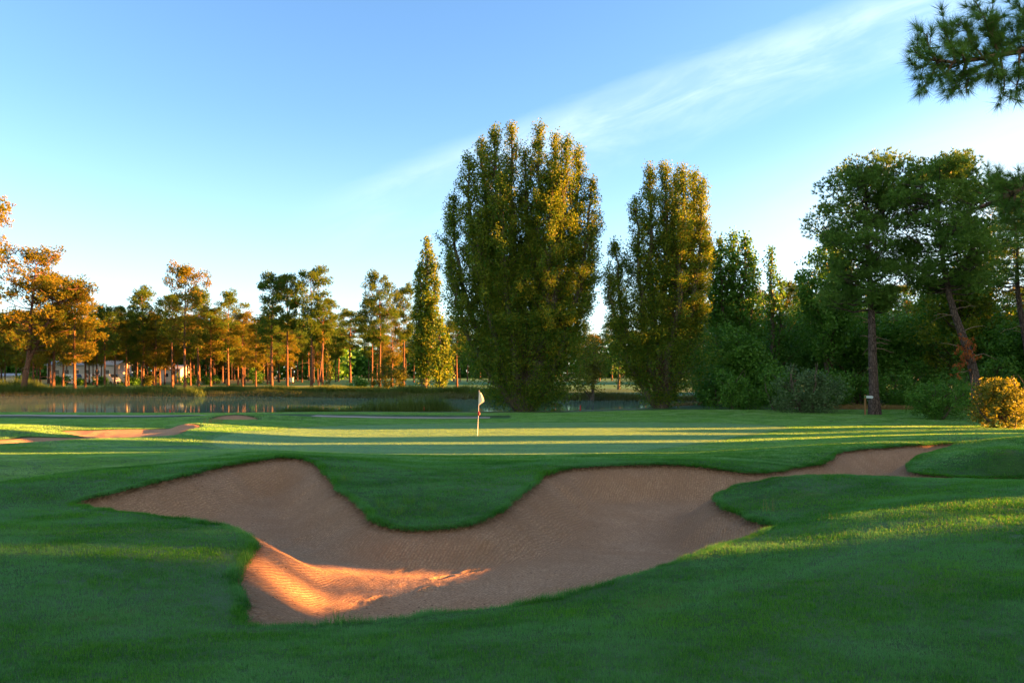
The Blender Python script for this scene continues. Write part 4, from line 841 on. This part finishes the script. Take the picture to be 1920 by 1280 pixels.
g = Geo(); g.box((-.055, -.055, 1.20), (.055, .055, 1.34)); g.build('green_band', MG, sp_)
for q, (px, py, D, hh, lb) in enumerate([(795, 776, 60.5, .42, 'red hazard stake among the reeds left of the flag'), (1088, 779, 60.5, .38, 'red hazard stake right of the tallest poplar'), (319, 775, 60, .42, 'red hazard stake at the left on the near shore of the pond')]):
    X = PD(px, D); zz = ghf(X, D); st = thing('hazard_stake', (X, D, zz), lb, 'stake', 'red hazard stakes along the pond'); g = Geo(); g.box((-.04, -.04, -.05), (.04, .04, hh)); g.add([(-.04,-.04,hh),(.04,-.04,hh),(.04,.04,hh),(-.04,.04,hh),(0,0,hh+.08)], [(0,1,4),(1,2,4),(2,3,4),(3,0,4)]); g.build('post', MR, st)
D = 171; X = PD(547, D); zz = ghf(X, D); bn = thing('litter_bin', (X, D, zz), 'small white bin on posts on the far lawn between the first pines of the row', 'bin')
g = Geo(); g.box((-.35, -.3, .5), (.35, .3, 1.5)); g.box((-.42, -.36, 1.5), (.42, .36, 1.58)); g.build('body', MW, bn)
for sx in (-1, 1): g = Geo(); g.box((sx * .28 - .05, -.05, -.1), (sx * .28 + .05, .05, .5)); g.build('leg', MWood, bn)
# white buildings behind the far pines
MRoof = simple('roof_sheet', (.42, .44, .46), .6); MDk = simple('dark_glass', (.03, .04, .05), .15, .6); MStucco = simple('white_stucco', (.60, .60, .58), .9, .1)
def building(px0, px1, D, z_eave, z_ridge, depth, label, wins, door=None):
    x0, x1 = PD(px0, D), PD(px1, D); zz = ghf((x0 + x1) / 2, D) - .1; r = thing('white_building', ((x0 + x1) / 2, D, zz), label, 'building'); w = (x1 - x0) / 2
    g = Geo(); g.box((-w, 0, 0), (w, depth, z_eave)); g.add([(-w, 0, z_eave), (-w, depth, z_eave), (-w, depth / 2, z_ridge)], [(0, 1, 2)]); g.add([(w, 0, z_eave), (w, depth, z_eave), (w, depth / 2, z_ridge)], [(0, 2, 1)]); g.build('wall', MStucco, r)
    g = Geo(); e = .4; th = .12
    for s in (0, 1):
        ya, yb = (-e, depth / 2) if s == 0 else (depth + e, depth / 2); za = z_eave - e * (z_ridge - z_eave) / (depth / 2) + .05
        V = [(-w - e, ya, za), (w + e, ya, za), (w + e, yb, z_ridge + .05), (-w - e, yb, z_ridge + .05)]; V += [(a, b, c + th) for a, b, c in V]
        g.add(V, [(0,1,2,3),(4,7,6,5),(0,4,5,1),(1,5,6,2),(2,6,7,3),(3,7,4,0)])
    g.build('roof', MRoof, r)
    for (cx, cz, ww, hh) in wins:
        g = Geo(); g.box((cx - ww / 2 - .08, -.06, cz - hh / 2 - .08), (cx + ww / 2 + .08, -.003, cz + hh / 2 + .08)); wf = g.build('window', MW, r); g = Geo(); g.box((cx - ww / 2, -.075, cz - hh / 2), (cx + ww / 2, -.062, cz + hh / 2)); g.build('pane', MDk, wf)
    return r
building(88, 218, 178, 4.6, 5.6, 7, 'long white building seen between the pine trunks at the left', [(x_, 2.9, 1.1, 1.0) for x_ in (-6, -3.6, -1.2, 1.4, 3.8, 6.2)])
building(300, 338, 200, 3.6, 4.6, 6, 'small white building behind the pines left of the tall dark pine', [(-.9, 2.0, .9, 1.0), (1.0, 2.0, .9, 1.0)])
building(-60, 34, 176, 1.9, 2.4, 4, 'low white hut at the left edge behind the reeds', [(-3, 1.2, .8, .6), (2, 1.2, .8, .6)])
# parked white vans beside the long building
def van(px, D, label, rz):
    X = PD(px, D); r = thing('parked_van', (X, D, ghf(X, D)), label, 'van', 'white vans parked by the long building', rz)
    prof = [(-2.4, .45), (-2.4, 2.1), (-2.2, 2.35), (1.0, 2.35), (1.75, 1.45), (2.35, 1.2), (2.45, .45)]; g = Geo(); m = len(prof)
    V = [(a, -.95, b) for a, b in prof] + [(a, .95, b) for a, b in prof]; g.add(V, [(i, (i + 1) % m, m + (i + 1) % m, m + i)[::-1] for i in range(m)])
    for s, o in ((0, 1), (m, -1)):
        c = [(0, (-.95, .95)[s > 0], 1.3)]; g.add([V[s + i] for i in range(m)] + c, [((i, (i + 1) % m, m) if o == 1 else ((i + 1) % m, i, m)) for i in range(m)])
    g.build('body', MW, r); g = Geo(); g.add([(1.06, -.85, 2.26), (1.74, -.85, 1.50), (1.74, .85, 1.50), (1.06, .85, 2.26)] + [(1.10, -.85, 2.31), (1.78, -.85, 1.55), (1.78, .85, 1.55), (1.10, .85, 2.31)], [(0,1,2,3),(4,7,6,5),(0,4,5,1),(1,5,6,2),(2,6,7,3),(3,7,4,0)]); g.build('windscreen', MDk, r)
    for a in (-1.5, 1.6):
        for b in (-.9, .9): g = Geo(); g.tube([(a, b - .1, .36), (a, b + .1, .36)], [.36, .36], 14, cap=True); g.build('wheel', MDk, r)
van(140, 172, 'white van parked left of the middle of the long white building', -.6); van(160, 173, 'white van parked in front of the middle of the long white building', -.5); van(176, 172, 'white van parked in front of the right part of the long white building', -.7); van(207, 173, 'white van parked at the right end of the long white building', -.5); van(236, 180, 'white van parked alone right of the long white building', 0.1)

# thin morning mist lying on the pond
t = NT('pond_mist'); pv = t.n('VolumePrincipled'); t.set(pv, 'Color', (.85, .92, .95)); t.set(pv, 'Density', .0008); t.t.links.new(pv.outputs[0], t.out.inputs[1])
g = Geo(); g.box((-150, 62, -.50), (28, 113, .35)); tag(g.build('mist', t.m), 'thin pale morning mist lying on the pond', 'mist', kind='stuff')
